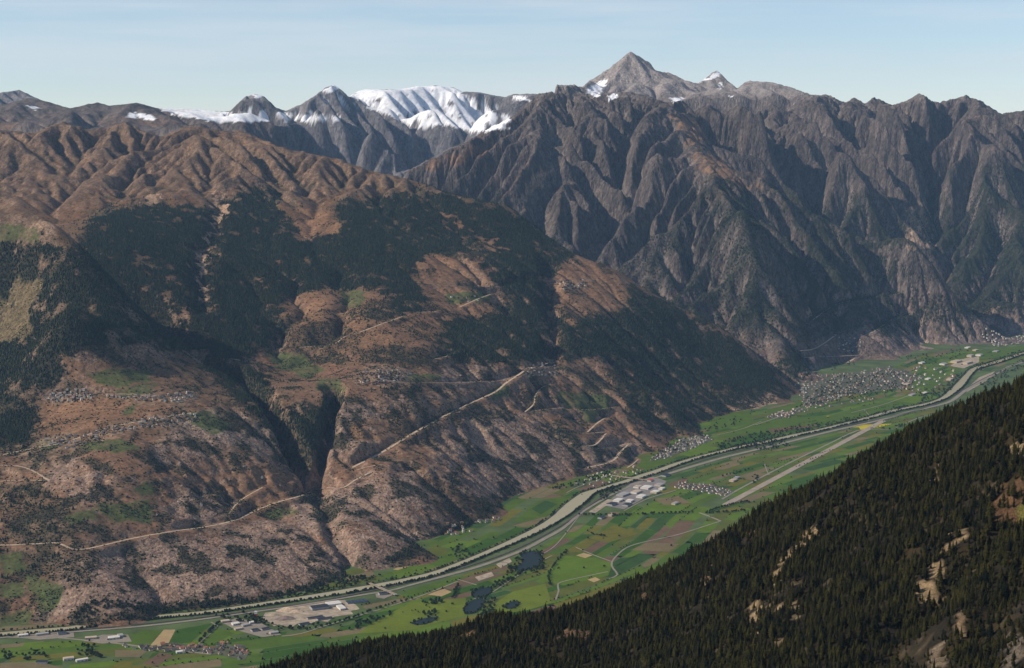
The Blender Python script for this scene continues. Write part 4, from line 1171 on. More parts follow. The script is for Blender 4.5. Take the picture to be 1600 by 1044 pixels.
CROWNS = [mesh_only('crown', *conifer_crown(100 + k, s), M_NEEDLE) for k, s in enumerate((0.8, 1.0, 1.2))] + [mesh_only('crown', *conifer_crown(200 + k, s, True), M_NEEDLE) for k, s in enumerate((1.0, 1.25, 1.5))]
TRUNK = mesh_only('trunk', *lathe([(-0.06, 0.020), (0.05, 0.016), (0.3, 0.011), (0.7, 0.006), (0.92, 0.002)]), M_BARK)

def scatter(name, pts, rot, scl, idx, sources, mats=None):
    """one object whose points carry copies of the source shapes"""
    me = bpy.data.meshes.new(name)
    n = len(pts)
    me.vertices.add(n); me.vertices.foreach_set('co', np.asarray(pts, np.float32).ravel())
    for nm, ty, arr, key in (('turn', 'FLOAT', rot, 'value'), ('size', 'FLOAT_VECTOR', scl, 'vector'), ('which', 'INT', idx, 'value')):
        a = me.attributes.new(nm, ty, 'POINT')
        a.data.foreach_set(key, np.ascontiguousarray(arr, np.int32 if ty == 'INT' else np.float32).ravel())
    o = link(bpy.data.objects.new(name, me))
    ng = bpy.data.node_groups.new(name, 'GeometryNodeTree')
    ng.interface.new_socket('Geometry', in_out='INPUT', socket_type='NodeSocketGeometry')
    ng.interface.new_socket('Geometry', in_out='OUTPUT', socket_type='NodeSocketGeometry')
    N, L = ng.nodes, ng.links
    gi, go = N.new('NodeGroupInput'), N.new('NodeGroupOutput')
    join = N.new('GeometryNodeJoinGeometry')
    for s in reversed(sources):
        if isinstance(s, bpy.types.Object):
            q = N.new('GeometryNodeObjectInfo'); q.inputs['Object'].default_value = s
            src = q.outputs['Geometry']
        else:
            src = s(N, L)
        g2i = N.new('GeometryNodeGeometryToInstance')
        L.new(src, g2i.inputs['Geometry']); L.new(g2i.outputs['Instances'], join.inputs['Geometry'])
    def attr(nm, ty):
        q = N.new('GeometryNodeInputNamedAttribute'); q.data_type = ty; q.inputs['Name'].default_value = nm
        return next(x for x in q.outputs if x.enabled)
    iop = N.new('GeometryNodeInstanceOnPoints')
    iop.inputs['Pick Instance'].default_value = True
    cx = N.new('ShaderNodeCombineXYZ'); L.new(attr('turn', 'FLOAT'), cx.inputs['Z'])
    L.new(gi.outputs[0], iop.inputs['Points']); L.new(join.outputs['Geometry'], iop.inputs['Instance'])
    L.new(attr('which', 'INT'), iop.inputs['Instance Index'])
    L.new(cx.outputs['Vector'], iop.inputs['Rotation']); L.new(attr('size', 'FLOAT_VECTOR'), iop.inputs['Scale'])
    L.new(iop.outputs['Instances'], go.inputs[0])
    md = o.modifiers.new('scatter', 'NODES'); md.node_group = ng
    return o

# places for the near wood: a jittered grid, thinned by bare ground
def near_wood():
    sp = 5.5
    gx, gy = np.meshgrid(np.arange(-880, 1240, sp), np.arange(980, 3280, sp))
    x = (gx + rng.uniform(-0.48, 0.48, gx.shape) * sp).ravel(); y = (gy + rng.uniform(-0.48, 0.48, gy.shape) * sp).ravel()
    z = GF.sample(x, y)
    u, v = project(x, y, z)
    bare, thin = GF.sample(x, y, FBARE), GF.sample(x, y, FTHIN)
    cl = fbm(x / 48, y / 48, 4, 730)
    keep = (rng.random(len(x)) < 0.94 - 0.75 * smooth(cl, 0.05, 0.5) - 0.05 * thin) & (rng.random(len(x)) > bare * 0.86) & (u > 150) & (u < 1750) & (v < 1110)
    # ground far down the back of the hill is never seen
    keep &= y < 2950
    x, y, z, cl, thin = x[keep], y[keep], z[keep], cl[keep], thin[keep]
    h = 11.5 + 4.5 * fbm(x / 130, y / 130, 3, 731) + rng.normal(0, 3.8, len(x)) - 4.5 * thin
    return x, y, z, np.clip(h, 4, 27)
tx, ty, tz, th = near_wood()
wide = rng.uniform(0.85, 1.4, len(tx))
which = rng.choice(6, len(tx), p=[0.2, 0.22, 0.18, 0.15, 0.15, 0.1])
turn = rng.uniform(0, 6.28, len(tx))
pu, pv = project(tx, ty, tz)
seen = (pu > 5) & (pu < 1595) & (pv < 1055)
order = np.argsort(-(th / ty) * seen)
pick = np.zeros(len(tx), bool)
# the trees that show largest stand as single objects; the rest of the wood is one mass
for k in order:
    if pick.sum() >= 290:
        break
    pick[k] = True
conifers = []
def where_words(u, v):
    if v > 1000:
        for lim, w in ((900, 'at the bottom edge below the reddish clearing'), (1100, 'at the bottom edge left of the tan gullies'), (1180, 'at the bottom edge under the first tan gully'), (1260, 'at the bottom edge between the tan gullies'),
                       (1340, 'at the bottom edge right of the tan gullies'), (1430, 'at the bottom edge left of the corner rocks'), (1500, 'at the bottom edge among the corner rocks')):
            if u < lim:
                return w
        return 'in the very bottom right corner'
    if u > 1540:
        return 'against the right edge below the brown slope' if v > 840 else 'against the right edge beside the brown slope'
    if u > 1440:
        return 'by the pale rocky rib near the right edge' if v > 860 else 'above the pale rocky rib near the right edge'
    if u > 1340:
        return 'on the slope left of the pale rocky rib'
    if u > 1200:
        return 'around the long tan gully on the hillside'
    return 'on the lower hillside left of the tan gullies'
for k in np.nonzero(pick)[0]:
    e = link(bpy.data.objects.new('conifer_tree', None))
    e.location = (tx[k], ty[k], tz[k]); e.rotation_euler = (0, 0, turn[k]); e.scale = (th[k] * wide[k], th[k] * wide[k], th[k])
    link(bpy.data.objects.new('crown', CROWNS[which[k]]), e)
    link(bpy.data.objects.new('trunk', TRUNK), e)
    w1 = 'tall' if th[k] > 21 else 'medium' if th[k] > 17 else 'small'
    w2 = ('slim', 'pointed', 'broad', 'narrow ragged', 'ragged', 'bushy')[which[k]]
    w3 = where_words(pu[k], pv[k])
    tag(e, '%s %s dark conifer %s' % (w1, w2, w3), 'tree', 'nearest conifers %s' % w3)
    conifers.append(e)
SRC = [next(c for e, w in zip(conifers, which[pick]) if w == q for c in e.children if c.name.startswith('crown')) for q in range(6)]
r_ = ~pick
o = scatter('conifer_forest', np.stack([tx, ty, tz], -1)[r_], turn[r_], np.stack([th * wide, th * wide, th], -1)[r_], which[r_], SRC)
tag(o, 'dense dark conifer wood covering the hillside in front', None, None, 'stuff')
# ------------------------------------------------------------------ the valley floor: water, tracks, fields
def flat(pix, z=ZV):
    return [np.array(at_level(u, v, z)) for u, v in pix]

def normals(L):
    t = np.gradient(L[:, :2], axis=0)
    t /= np.linalg.norm(t, axis=1)[:, None] + 1e-9
    return np.stack([-t[:, 1], t[:, 0]], -1)

def ribbon(name, L, width, mat, label, drop=1.5, on_ground=False, lift=0.0, parent=None):
    """a strip with a top and two side skirts following a line"""
    w = np.broadcast_to(np.asarray(width, float), (len(L),))
    N = normals(L)
    V, Fc = [], []
    for k, (q, nn) in enumerate(zip(L, N)):
        a, b = q[:2] + nn * w[k] / 2, q[:2] - nn * w[k] / 2
        z = q[2] + lift
        if on_ground:
            z = max(ground(*q[:2]), 0.5 * (ground(*a) + ground(*b))) + lift
            if k > 0:
                z = 0.5 * z + 0.5 * zp
            z = max(z, float(ground(*q[:2])) + 0.6)
        zp = z
        V += [(a[0], a[1], z - drop), (a[0], a[1], z), (b[0], b[1], z), (b[0], b[1], z - drop)]
    for k in range(len(L) - 1):
        i, j = 4 * k, 4 * (k + 1)
        for m_ in range(3):
            Fc.append((i + m_ + 1, i + m_, j + m_, j + m_ + 1))
    o = mesh_obj(name, V, Fc, mat, parent)
    if parent is None:
        tag(o, label, None, None, 'structure')
    return o

RIVER_PIX = [(-120, 1003), (-60, 996), (20, 989), (60, 985.5), (110, 981.5), (130, 978), (180, 971), (250, 963), (320, 956.5), (400, 945), (500, 930), (560, 920), (600, 913), (640, 905), (680, 895), (720, 880), (760, 863.5), (800, 846), (840, 827), (870, 809),
             (890, 793), (906, 780), (918, 771), (935, 765), (962, 757), (985, 750), (1000, 744.5), (1030, 735), (1060, 724), (1100, 712), (1140, 702.5), (1160, 697.5), (1200, 690), (1240, 680.5), (1280, 672), (1320, 662), (1360, 652), (1400, 641), (1440, 633), (1470, 624), (1490, 610),
             (1502, 598), (1512, 586), (1524, 576), (1560, 565), (1600, 552), (1660, 538)]
RIVER = smooth_line(flat(RIVER_PIX, ZV + 1.55), 25)
ru = project(RIVER[:, 0], RIVER[:, 1], RIVER[:, 2])[0]
RW = 46 + 46 * np.exp(-((ru - 900) / 26) ** 2) + 8 * np.sin(np.arange(len(RIVER)) * 0.11) - 8 * smooth(ru, 150, 60) + 10 * smooth(ru, 1440, 1500)
def water_mat(name, rgb, rough, bump, spec=0.5):
    m, n, l, b = new_mat(name, rough, spec)
    b.inputs['Base Color'].default_value = (*rgb, 1)
    p = world_pos(n)
    t = noise_node(n, l, 0.06, 4.0, 0.6, p)
    bp = n.new('ShaderNodeBump'); bp.inputs['Distance'].default_value = bump; bp.inputs['Strength'].default_value = 0.5
    l.new(t.outputs['Fac'], bp.inputs['Height']); l.new(bp.outputs['Normal'], b.inputs['Normal'])
    return m
M_RIVER = water_mat('silty_river_water', (0.37, 0.325, 0.19), 0.35, 0.25)
M_POND = water_mat('pond_water', (0.016, 0.024, 0.022), 0.35, 0.05, 0.06)
ribbon('river', RIVER, RW, M_RIVER, 'silty pale green river running the length of the valley', 1.0)
M_BANK = plain_mat('bank_grass', (0.060, 0.072, 0.032), 0.3, 0.03)
M_PALE = plain_mat('pale_gravel', (0.33, 0.265, 0.19), 0.4, 0.03)
M_ASPH = plain_mat('asphalt', (0.20, 0.18, 0.165), 0.15, 0.02)
M_TRACK = plain_mat('railway_ballast', (0.085, 0.072, 0.060), 0.25, 0.05)
M_LIGHTROAD = plain_mat('pale_road', (0.235, 0.20, 0.155), 0.15, 0.02)
def offset(L, d):
    N = normals(L)
    O = L.copy(); O[:, :2] += N * np.broadcast_to(np.asarray(d, float), (len(L),))[:, None]
    return O
for sgn in (1, -1):
    Lb = offset(RIVER, sgn * (RW / 2 + 8)); Lb[:, 2] = ZV + 2.6 + 0.1 * sgn
    ribbon('river_bank', Lb, 14, M_BANK, 'grassy levee along the %s bank of the river' % ('far' if sgn > 0 else 'near'), 3.5)
MOTOR_PIX = [(-120, 1010), (0, 996.5), (60, 991), (120, 986.5), (210, 979.5), (300, 969.5), (400, 955.5), (480, 944), (560, 930.5), (610, 922.5), (640, 914.5), (700, 898.5), (740, 887.5), (780, 874), (820, 858), (850, 842), (880, 825), (910, 800), (950, 776), (985, 760), (1042, 741), (1100, 723.5),
             (1140, 712.5), (1180, 703), (1240, 688.5), (1300, 673.5), (1340, 664.5), (1380, 655), (1420, 643.5), (1450, 637), (1485, 627), (1510, 609), (1535, 595), (1560, 582), (1585, 570), (1640, 555)]
MOTOR = smooth_line(flat(MOTOR_PIX, ZV + 2.1), 30)
mu = project(MOTOR[:, 0], MOTOR[:, 1], MOTOR[:, 2])[0]
ribbon('motorway', MOTOR, 18 + 8 * smooth(mu, 640, 700) * smooth(mu, 900, 850) + 13 * smooth(mu, 1020, 1060), M_LIGHTROAD, 'broad pale roadway beside the river', 1.6)
RAIL_PIX = [(-120, 1006), (0, 993.5), (120, 984), (300, 966), (480, 941.5), (600, 918.5), (700, 893.5), (800, 860), (880, 818.5), (930, 783), (985, 754), (1060, 731), (1140, 707.5), (1300, 670), (1400, 649), (1460, 632), (1500, 612), (1540, 590), (1600, 563)]
ribbon('railway', smooth_line(flat(RAIL_PIX, ZV + 2.4), 40), 13, M_TRACK, 'dark double track railway between river and roadway', 2.0)
RUN = flat([(1133, 789), (1381, 657)], ZV + 1.45)
ribbon('runway', smooth_line(RUN, 80), 44, plain_mat('old_concrete', (0.30, 0.245, 0.19), 0.2, 0.02), 'long straight pale runway on the valley floor', 1.5)
ribbon('taxiway', smooth_line(flat([(1128, 780), (1160, 761.5), (1230, 725), (1300, 691), (1330, 676.5), (1350, 671), (1396, 670.5)], ZV + 1.40), 60), 14, M_LIGHTROAD, 'narrow pale taxiway parallel to the runway', 1.5)

# fields: strips of land laid out along the valley
def tint(name, rgb, var=0.16):
    """cropland with faint working lines"""
    m, n, l, b = new_mat(name, 0.97, 0.08)
    p = world_pos(n)
    t = noise_node(n, l, 0.012, 5.0, 0.6, p)
    t2 = noise_node(n, l, 0.10, 3.0, 0.6, p)
    c = n.new('ShaderNodeRGB'); c.outputs[0].default_value = (*rgb, 1)
    q = mult(n, l, mult(n, l, c.outputs[0], mapr(n, l, t.outputs['Fac'], 0.3, 0.7, 1 - var, 1 + var)), mapr(n, l, t2.outputs['Fac'], 0.3, 0.7, 0.9, 1.1))
    l.new(q, b.inputs['Base Color'])
    return m
CROPS = [tint('meadow_deep', (0.036, 0.081, 0.009)), tint('meadow_bright', (0.087, 0.138, 0.013)), tint('meadow_mid', (0.066, 0.109, 0.013)), tint('meadow_dull', (0.087, 0.099, 0.017)), tint('meadow_olive', (0.120, 0.111, 0.017)), tint('crop_dark', (0.035, 0.073, 0.017)),
         tint('crop_dry', (0.155, 0.120, 0.060)), tint('crop_earth', (0.130, 0.082, 0.050)), tint('stubble', (0.36, 0.255, 0.125)), tint('rapeseed', (0.40, 0.33, 0.02)), tint('lawn', (0.116, 0.146, 0.015))]
WEIGHTS = [0.16, 0.20, 0.20, 0.15, 0.11, 0.05, 0.08, 0.05]
S_MOT = np.concatenate([[0], np.cumsum(np.linalg.norm(np.diff(MOTOR[:, :2], axis=0), axis=1))])
N_MOT = normals(MOTOR)
def valley(s, t):
    """s metres along the roadway, t metres to its near side"""
    x, y = np.interp(s, S_MOT, MOTOR[:, 0]), np.interp(s, S_MOT, MOTOR[:, 1])
    nx, ny = np.interp(s, S_MOT, blurN[:, 0]), np.interp(s, S_MOT, blurN[:, 1])
    return x - nx * t, y - ny * t
kern = np.ones(41) / 41
blurN = np.stack([np.convolve(np.pad(N_MOT[:, k], 20, mode='edge'), kern, 'valid') for k in (0, 1)], -1)
FIELD_EDGES = []
def field(corners, mat, lift):
    V = [(x, y, ZV + lift) for x, y in corners]
    o = mesh_obj('field', V, [tuple(range(len(V)))], mat)
    if o.data.polygons[0].normal.z < 0:
        o.data.flip_normals()
    tag(o, None, None, None, 'structure')
    return o
fr_ = random.Random(21)
NOFIELD = [[(60, 983), (210, 978), (240, 1005), (120, 1003), (0, 1003), (0, 990)], [(330, 962), (480, 940), (580, 930), (610, 940), (480, 990), (420, 1000), (330, 985)], [(930, 780), (1000, 745), (1060, 745), (1045, 770), (960, 800)], [(1480, 600), (1600, 560), (1600, 600), (1450, 650)]]
def plot_rows(t0, t1, s0, s1):
    t = t0
    while t < t1:
        dt = fr_.uniform(32, 95)
        s = s0 + fr_.uniform(-200, 0)
        while s < s1:
            ds = fr_.uniform(140, 420)
            sh = fr_.uniform(-25, 25)
            if fr_.random() < 0.97:
                c = [valley(s + sh + fr_.uniform(-6, 6), t + 3), valley(s + ds - 5 + sh, t + 3 + fr_.uniform(-6, 6)), valley(s + ds - 5 - sh, t + dt - 3), valley(s - sh + fr_.uniform(-6, 6), t + dt - 3 + fr_.uniform(-6, 6))]
                mid = np.mean(c, 0)
                u, v = project(mid[0], mid[1], ZV)
                inview = -60 < u < 1660 and v < 1075
                bad = any(in_poly(np.array([u]), np.array([v]), p)[0] for p in NOFIELD)
                if inview and not bad and ground(*mid) < ZV + 2:
                    q = np.array([project(x, y, ZV) for x, y in c])
                    size = 0.5 * abs(np.dot(q[:, 0], np.roll(q[:, 1], 1)) - np.dot(q[:, 1], np.roll(q[:, 0], 1)))
                    PLOTS.append((size, c, fr_.choices(range(8), WEIGHTS)[0]))
                    FIELD_EDGES.append(c)
            s += ds
        t += dt
PLOTS = []
plot_rows(45, 1500, 0, S_MOT[-1] - 200)
plot_rows(-900, -150, 0, S_MOT[-1] - 200)
PLOTS.sort(key=lambda p: -p[0])
for _, c, k in PLOTS[:230]:
    field(c, CROPS[k], 0.10)
V, Fc, mi = [], [], []
for _, c, k in PLOTS[230:]:
    area = sum(c[i][0] * c[(i + 1) % 4][1] - c[(i + 1) % 4][0] * c[i][1] for i in range(4))
    b = len(V); V += [(x, y, ZV + 0.10) for x, y in (c if area > 0 else c[::-1])]; Fc.append((b, b + 1, b + 2, b + 3)); mi.append(k)
o = mesh_obj('small_field', V, Fc, None)
for m_ in CROPS[:8]:
    o.data.materials.append(m_)
o.data.polygons.foreach_set('material_index', mi)
tag(o, 'small strips of green and brown farmland too many to tell apart', None, None, 'stuff')
# single plots read from the photograph
lift_ = 0.16
for pix, c in [([(614, 890), (640, 878), (651, 880), (630, 892)], 8), ([(668, 929), (694, 920), (706, 925), (690, 932)], 8), ([(612, 894), (652, 881), (684, 885), (640, 904), (620, 903)], 1), ([(641, 876), (682, 850), (702, 862), (662, 880)], 3), ([(662, 880), (702, 862), (722, 870), (690, 886)], 2),
               ([(720, 860), (762, 841), (780, 844), (740, 867)], 0), ([(740, 868), (782, 845), (800, 848), (756, 872)], 3), ([(420, 942), (468, 926), (476, 931), (432, 945)], 1), ([(232, 1012), (262, 1008), (274, 984), (256, 984)], 8), ([(262, 1008), (298, 1004), (332, 974), (276, 984)], 0),
               ([(200, 1006), (230, 1012), (254, 985), (218, 986)], 2), ([(310, 1006), (340, 980), (366, 990), (330, 1008)], 2), ([(40, 1004), (130, 1001), (140, 1008), (80, 1014), (30, 1015)], 1), ([(222, 1038), (250, 1020), (272, 1022), (248, 1040)], 7), ([(180, 1016), (232, 1016), (218, 1027), (180, 1027)], 6),
               ([(0, 1036), (60, 1034), (100, 1044), (0, 1046)], 6), ([(172, 1044), (185, 1034), (208, 1034), (205, 1044)], 4), ([(575, 978), (640, 942), (728, 934), (726, 962), (640, 985), (560, 990)], 10), ([(760, 952), (800, 925), (852, 912), (862, 942), (830, 952), (770, 962)], 10), ([(625, 928), (740, 897), (716, 908), (640, 938)], 2),
               ([(842, 905), (880, 868), (930, 872), (958, 880), (950, 900), (880, 915)], 1), ([(985, 860), (1010, 848), (1062, 850), (1045, 862)], 6), ([(900, 868), (912, 864), (926, 868), (914, 872)], 8), ([(920, 842), (960, 820), (998, 834), (950, 848)], 4), ([(918, 906), (930, 902), (938, 906), (928, 910)], 8),
               ([(1326, 668), (1340, 664), (1395, 662), (1372, 668), (1345, 672), (1342, 668)], 9), ([(1286, 650), (1304, 650), (1304, 652), (1288, 652)], 9), ([(1480, 566), (1520, 560), (1524, 563), (1490, 568)], 9), ([(1196, 670), (1280, 660), (1276, 666), (1210, 676)], 7), ([(1145, 690), (1170, 678), (1200, 675), (1212, 684), (1180, 694)], 0),
               ([(1190, 655), (1290, 650), (1320, 660), (1260, 665), (1185, 672), (1140, 685), (1120, 680)], 2), ([(1280, 655), (1330, 640), (1420, 625), (1440, 632), (1400, 640), (1330, 660)], 2), ([(1380, 625), (1436, 612), (1470, 622), (1430, 630)], 1), ([(990, 797), (1050, 785), (1100, 796), (1040, 802), (985, 803)], 1),
               ([(1122, 798), (1150, 792), (1168, 794), (1150, 799)], 4), ([(1020, 780), (1060, 775), (1080, 786), (1040, 790)], 6), ([(1110, 640), (1170, 640), (1180, 660), (1110, 675)], 2), ([(1420, 592), (1450, 580), (1480, 585), (1470, 600), (1432, 605)], 2), ([(1460, 560), (1540, 548), (1600, 540), (1600, 552), (1520, 565)], 2),
               ([(985, 722), (1020, 712), (1060, 718), (1010, 735)], 2), ([(1060, 710), (1100, 695), (1125, 700), (1085, 715)], 1), ([(800, 815), (850, 780), (880, 776), (900, 774), (870, 800), (830, 818)], 2), ([(830, 795), (852, 782), (872, 788), (845, 804)], 5), ([(800, 822), (850, 808), (862, 812), (820, 824)], 6)]:
    lift_ += 0.012
    field([at_level(u, v, ZV)[:2] for u, v in pix], CROPS[c], lift_)

PONDS = [[(812, 866), (826, 862), (838, 862), (846, 872), (842, 884), (826, 890), (812, 893), (806, 888), (816, 878)], [(738, 923), (752, 919), (768, 918), (766, 928), (752, 933), (738, 933)], [(730, 942), (745, 936), (756, 937), (752, 950), (742, 958), (728, 960), (724, 952)],
                         [(786, 949), (797, 941), (808, 940), (811, 946), (798, 952)], [(640, 974), (660, 967), (680, 964), (680, 970), (655, 977)]]
for k, pix in enumerate(PONDS):
    L = smooth_line([at_level(u, v, ZV) for u, v in pix + pix[:1]], 12)[:-1]
    o = mesh_obj('pond', [(x, y, ZV + 1.3 + 0.01 * k) for x, y, _ in L], [tuple(range(len(L)))], M_POND)
    if o.data.polygons[0].normal.z < 0:
        o.data.flip_normals()
    tag(o, None, None, None, 'structure')

M_TOWN = plain_mat('town_ground', (0.085, 0.086, 0.052), 0.45, 0.03)
# gravel yards, hard standings and the ground between the houses
for pix, m_ in [([(1240, 602), (1260, 588), (1310, 584), (1350, 580), (1385, 572), (1420, 580), (1436, 590), (1420, 603), (1380, 611), (1330, 617), (1285, 631), (1258, 638), (1252, 622)], M_TOWN), ([(1012, 722), (1040, 700), (1070, 686), (1105, 681), (1112, 688), (1080, 701), (1045, 715)], M_TOWN),
                ([(252, 1006), (270, 1004), (330, 1013), (352, 1006), (390, 1017), (383, 1032), (340, 1023), (300, 1021), (257, 1015)], M_TOWN), ([(1056, 761), (1063, 754), (1110, 759), (1140, 767), (1128, 774), (1090, 767)], M_TOWN), ([(1532, 535), (1560, 531), (1600, 525), (1610, 534), (1560, 541)], M_TOWN), ([(1196, 653), (1215, 647), (1250, 637), (1262, 640), (1220, 655)], M_TOWN),
                ([(408, 971), (414, 958), (432, 956), (440, 950), (478, 943), (500, 940), (538, 938), (556, 945), (562, 952), (548, 955), (552, 960), (522, 964), (512, 972), (496, 970), (478, 978), (466, 974), (455, 981), (436, 976), (428, 979), (420, 972)], M_PALE), ([(345, 972), (370, 966), (410, 975), (440, 992), (410, 996), (370, 985)], M_LIGHTROAD), ([(20, 996), (60, 988), (115, 986), (116, 996), (60, 1000)], M_LIGHTROAD),
                ([(130, 1002), (160, 992), (200, 992), (206, 1003), (160, 1006)], M_LIGHTROAD), ([(942, 790), (985, 756), (1020, 745), (1042, 752), (1030, 766), (975, 796)], M_ASPH), ([(920, 800), (950, 780), (960, 782), (930, 802)], M_PALE), ([(1505, 612), (1530, 590), (1555, 580), (1540, 596), (1512, 612)], M_PALE),
                ([(1485, 572), (1500, 562), (1530, 556), (1530, 566), (1505, 576)], M_PALE), ([(775, 882), (796, 872), (800, 878), (782, 888)], M_PALE), ([(742, 902), (768, 894), (772, 900), (748, 908)], M_PALE), ([(586, 926), (605, 924), (614, 930), (600, 936), (588, 934)], M_LIGHTROAD)]:
    L = flat(pix)
    lift_ += 0.02
    o = mesh_obj('hard_standing', [(x, y, ZV + lift_) for x, y, _ in L], [tuple(range(len(L)))], m_)
    if o.data.polygons[0].normal.z < 0:
        o.data.flip_normals()
    tag(o, None, None, None, 'structure')

for pix, w in [([(950, 905), (965, 898), (958, 888), (956, 878), (970, 862), (985, 853), (1010, 846), (1060, 835), (1126, 814)], 9), ([(1126, 814), (1112, 808), (1093, 801)], 12), ([(868, 938), (873, 922), (872, 912), (890, 906), (950, 893)], 8), ([(900, 855), (925, 866), (955, 877)], 6), ([(0, 996), (80, 996), (130, 1000), (190, 1006), (250, 1014), (330, 1022)], 12),
               ([(310, 1006), (340, 978), (330, 972)], 6), ([(440, 994), (470, 990), (520, 974), (600, 950), (660, 930), (716, 908)], 9), ([(716, 905), (745, 914)], 6), ([(740, 935), (762, 936)], 6), ([(770, 925), (800, 905), (840, 880), (862, 868)], 7), ([(975, 798), (1010, 780), (1056, 766)], 9), ([(1180, 664), (1220, 650), (1250, 636), (1270, 620)], 9),
               ([(1330, 645), (1380, 632), (1420, 618), (1440, 610)], 8), ([(1120, 680), (1160, 670), (1190, 658)], 7), ([(1350, 640), (1358, 650), (1356, 662)], 5), ([(1195, 725), (1198, 735), (1202, 742)], 7), ([(1400, 668), (1430, 655), (1445, 650)], 10), ([(840, 870), (870, 850), (905, 806), (912, 803)], 6), ([(885, 770), (905, 760), (950, 745)], 7)]:
    lift_ += 0.015
    ribbon('valley_road', smooth_line(flat(pix, ZV + lift_), 40), w, M_LIGHTROAD, None, 1.0)

# ------------------------------------------------------------------ roads cut into the slopes
M_CUT = plain_mat('road_cut', (0.42, 0.315, 0.215), 0.3, 0.06)
for L_, w, label in ROADS:
    ribbon('mountain_road', L_, w * (1.0 + 0.25 * fbm(L_[:, 0] / 90, L_[:, 1] / 90, 2, 950)), M_CUT, label, 5.0, False, 0.9)

# ------------------------------------------------------------------ buildings
WALLS = [plain_mat('render_white', (0.70, 0.62, 0.52), 0.1, 0.2), plain_mat('render_cream', (0.46, 0.37, 0.27), 0.1, 0.2), plain_mat('timber_dark', (0.11, 0.070, 0.045), 0.2, 0.2), plain_mat('render_grey', (0.36, 0.34, 0.32), 0.1, 0.2)]
ROOFS = [plain_mat('slate_dark', (0.075, 0.066, 0.064), 0.2, 0.2), plain_mat('slate_grey', (0.13, 0.112, 0.102), 0.2, 0.2), plain_mat('tile_brown', (0.20, 0.10, 0.06), 0.2, 0.2), plain_mat('tile_red', (0.34, 0.13, 0.075), 0.2, 0.2), plain_mat('stone_slab_pale', (0.30, 0.25, 0.21), 0.2, 0.2)]
M_GLASS = plain_mat('window_glass', (0.03, 0.035, 0.04), 0.1, 0.2, 0.2, 0.5)
def wall_mesh(mat):
    """walls with gable ends, unit plan, eaves at 0.62, ridge at 1; a plinth that digs into the slope"""
    V = [(-.5, -.5, -.5), (.5, -.5, -.5), (.5, .5, -.5), (-.5, .5, -.5), (-.5, -.5, .62), (.5, -.5, .62), (.5, .5, .62), (-.5, .5, .62), (-.5, 0, .98), (.5, 0, .98)]
    return mesh_only('wall', V, [(0, 1, 5, 4), (2, 3, 7, 6), (3, 0, 4, 8, 7), (1, 2, 6, 9, 5)], mat)
def roof_mesh(mat):
    V = []
    for x in (-.58, .58):
        V += [(x, -.62, .54), (x, 0, 1.0), (x, .62, .54), (x, -.62, .60), (x, 0, 1.06), (x, .62, .60)]
    Fc = [(3, 9, 10, 4), (4, 10, 11, 5), (0, 1, 7, 6), (1, 2, 8, 7), (0, 6, 9, 3), (2, 5, 11, 8), (0, 3, 4, 1), (1, 4, 5, 2), (6, 7, 10, 9), (7, 8, 11, 10)]
    return mesh_only('roof', V, Fc, mat)
WM, RM = [wall_mesh(m) for m in WALLS], [roof_mesh(m) for m in ROOFS]
WNAME = ['white', 'cream', 'dark timber', 'grey']; RNAME = ['dark slate', 'grey slate', 'brown tiled', 'red tiled', 'pale stone']
HOUSES = []   # (x, y, z, turn, size, wall, roof, place)
hr = random.Random(5)
def village(place, n, outline, walls, roofs, size=(11, 15), gap=15, on_floor=False, turn0=0.3):
    p = np.array(outline, float)
    got, tries = [], 0
    while len(got) < n and tries < n * 60:
        tries += 1
        u, v = hr.uniform(p[:, 0].min(), p[:, 0].max()), hr.uniform(p[:, 1].min(), p[:, 1].max())
        if not in_poly(np.array([u]), np.array([v]), outline)[0]:
            continue
        if on_floor:
            x, y, z = at_level(u, v, ZV)
            z = max(ZV, float(ground(x, y)))
        else:
            x, y, z = onto(GM if u < 1240 else G24, u, v, 5500, 18000)
            z = max(float(ground(x, y)), ZV)
        if any((x - a[0]) ** 2 + (y - a[1]) ** 2 < gap * gap for a in got):
            continue
        got.append((x, y))
        HOUSES.append((x, y, z, turn0 + hr.choice((0, 1.57)) + hr.uniform(-0.25, 0.25), hr.uniform(*size), hr.choice(walls), hr.choice(roofs), place))
V0 = [(250, 1006), (270, 1003), (330, 1012), (352, 1004), (392, 1016), (385, 1034), (340, 1024), (300, 1022), (255, 1016)]
village('the roadside village beside the wood', 46, V0, [0, 0, 1], [0, 1, 2, 2, 3], (12, 18), 18, True)
village('the lowest road', 12, [(180, 1008), (235, 1010), (262, 1018), (210, 1016)], [0, 1, 3], [0, 1], (13, 20), 20, True)
village('the upper hamlet beside the dark wood', 60, [(64, 622), (92, 608), (120, 606), (140, 612), (146, 622), (90, 630)], [1, 2, 0, 0], [4, 0, 1, 2, 4], (11, 15), 14)
village('the upper hamlet near the gorge', 52, [(150, 618), (250, 618), (300, 612), (312, 622), (290, 630), (220, 626)], [0, 1, 1], [1, 4, 0, 2], (11, 16), 17)
village('the scattered lower hamlet', 90, [(64, 690), (150, 672), (240, 652), (310, 645), (300, 662), (220, 670), (160, 684), (100, 704)], [0, 1, 1, 3], [1, 4, 0, 2], (11, 16), 18)
village('the dense dark village', 95, [(553, 588), (575, 577), (612, 574), (640, 580), (646, 592), (610, 602), (570, 602)], [2, 2, 0, 1], [0, 0, 0, 1, 2], (11, 15), 13.5)
village('the small village above the pale road', 40, [(812, 574), (845, 566), (872, 572), (868, 588), (830, 590), (815, 584)], [0, 1, 2], [1, 4, 0, 2], (11, 16), 18)
village('the highest village', 34, [(868, 440), (912, 436), (920, 446), (890, 454), (868, 450)], [2, 2, 0], [0, 0, 1], (11, 15), 16)
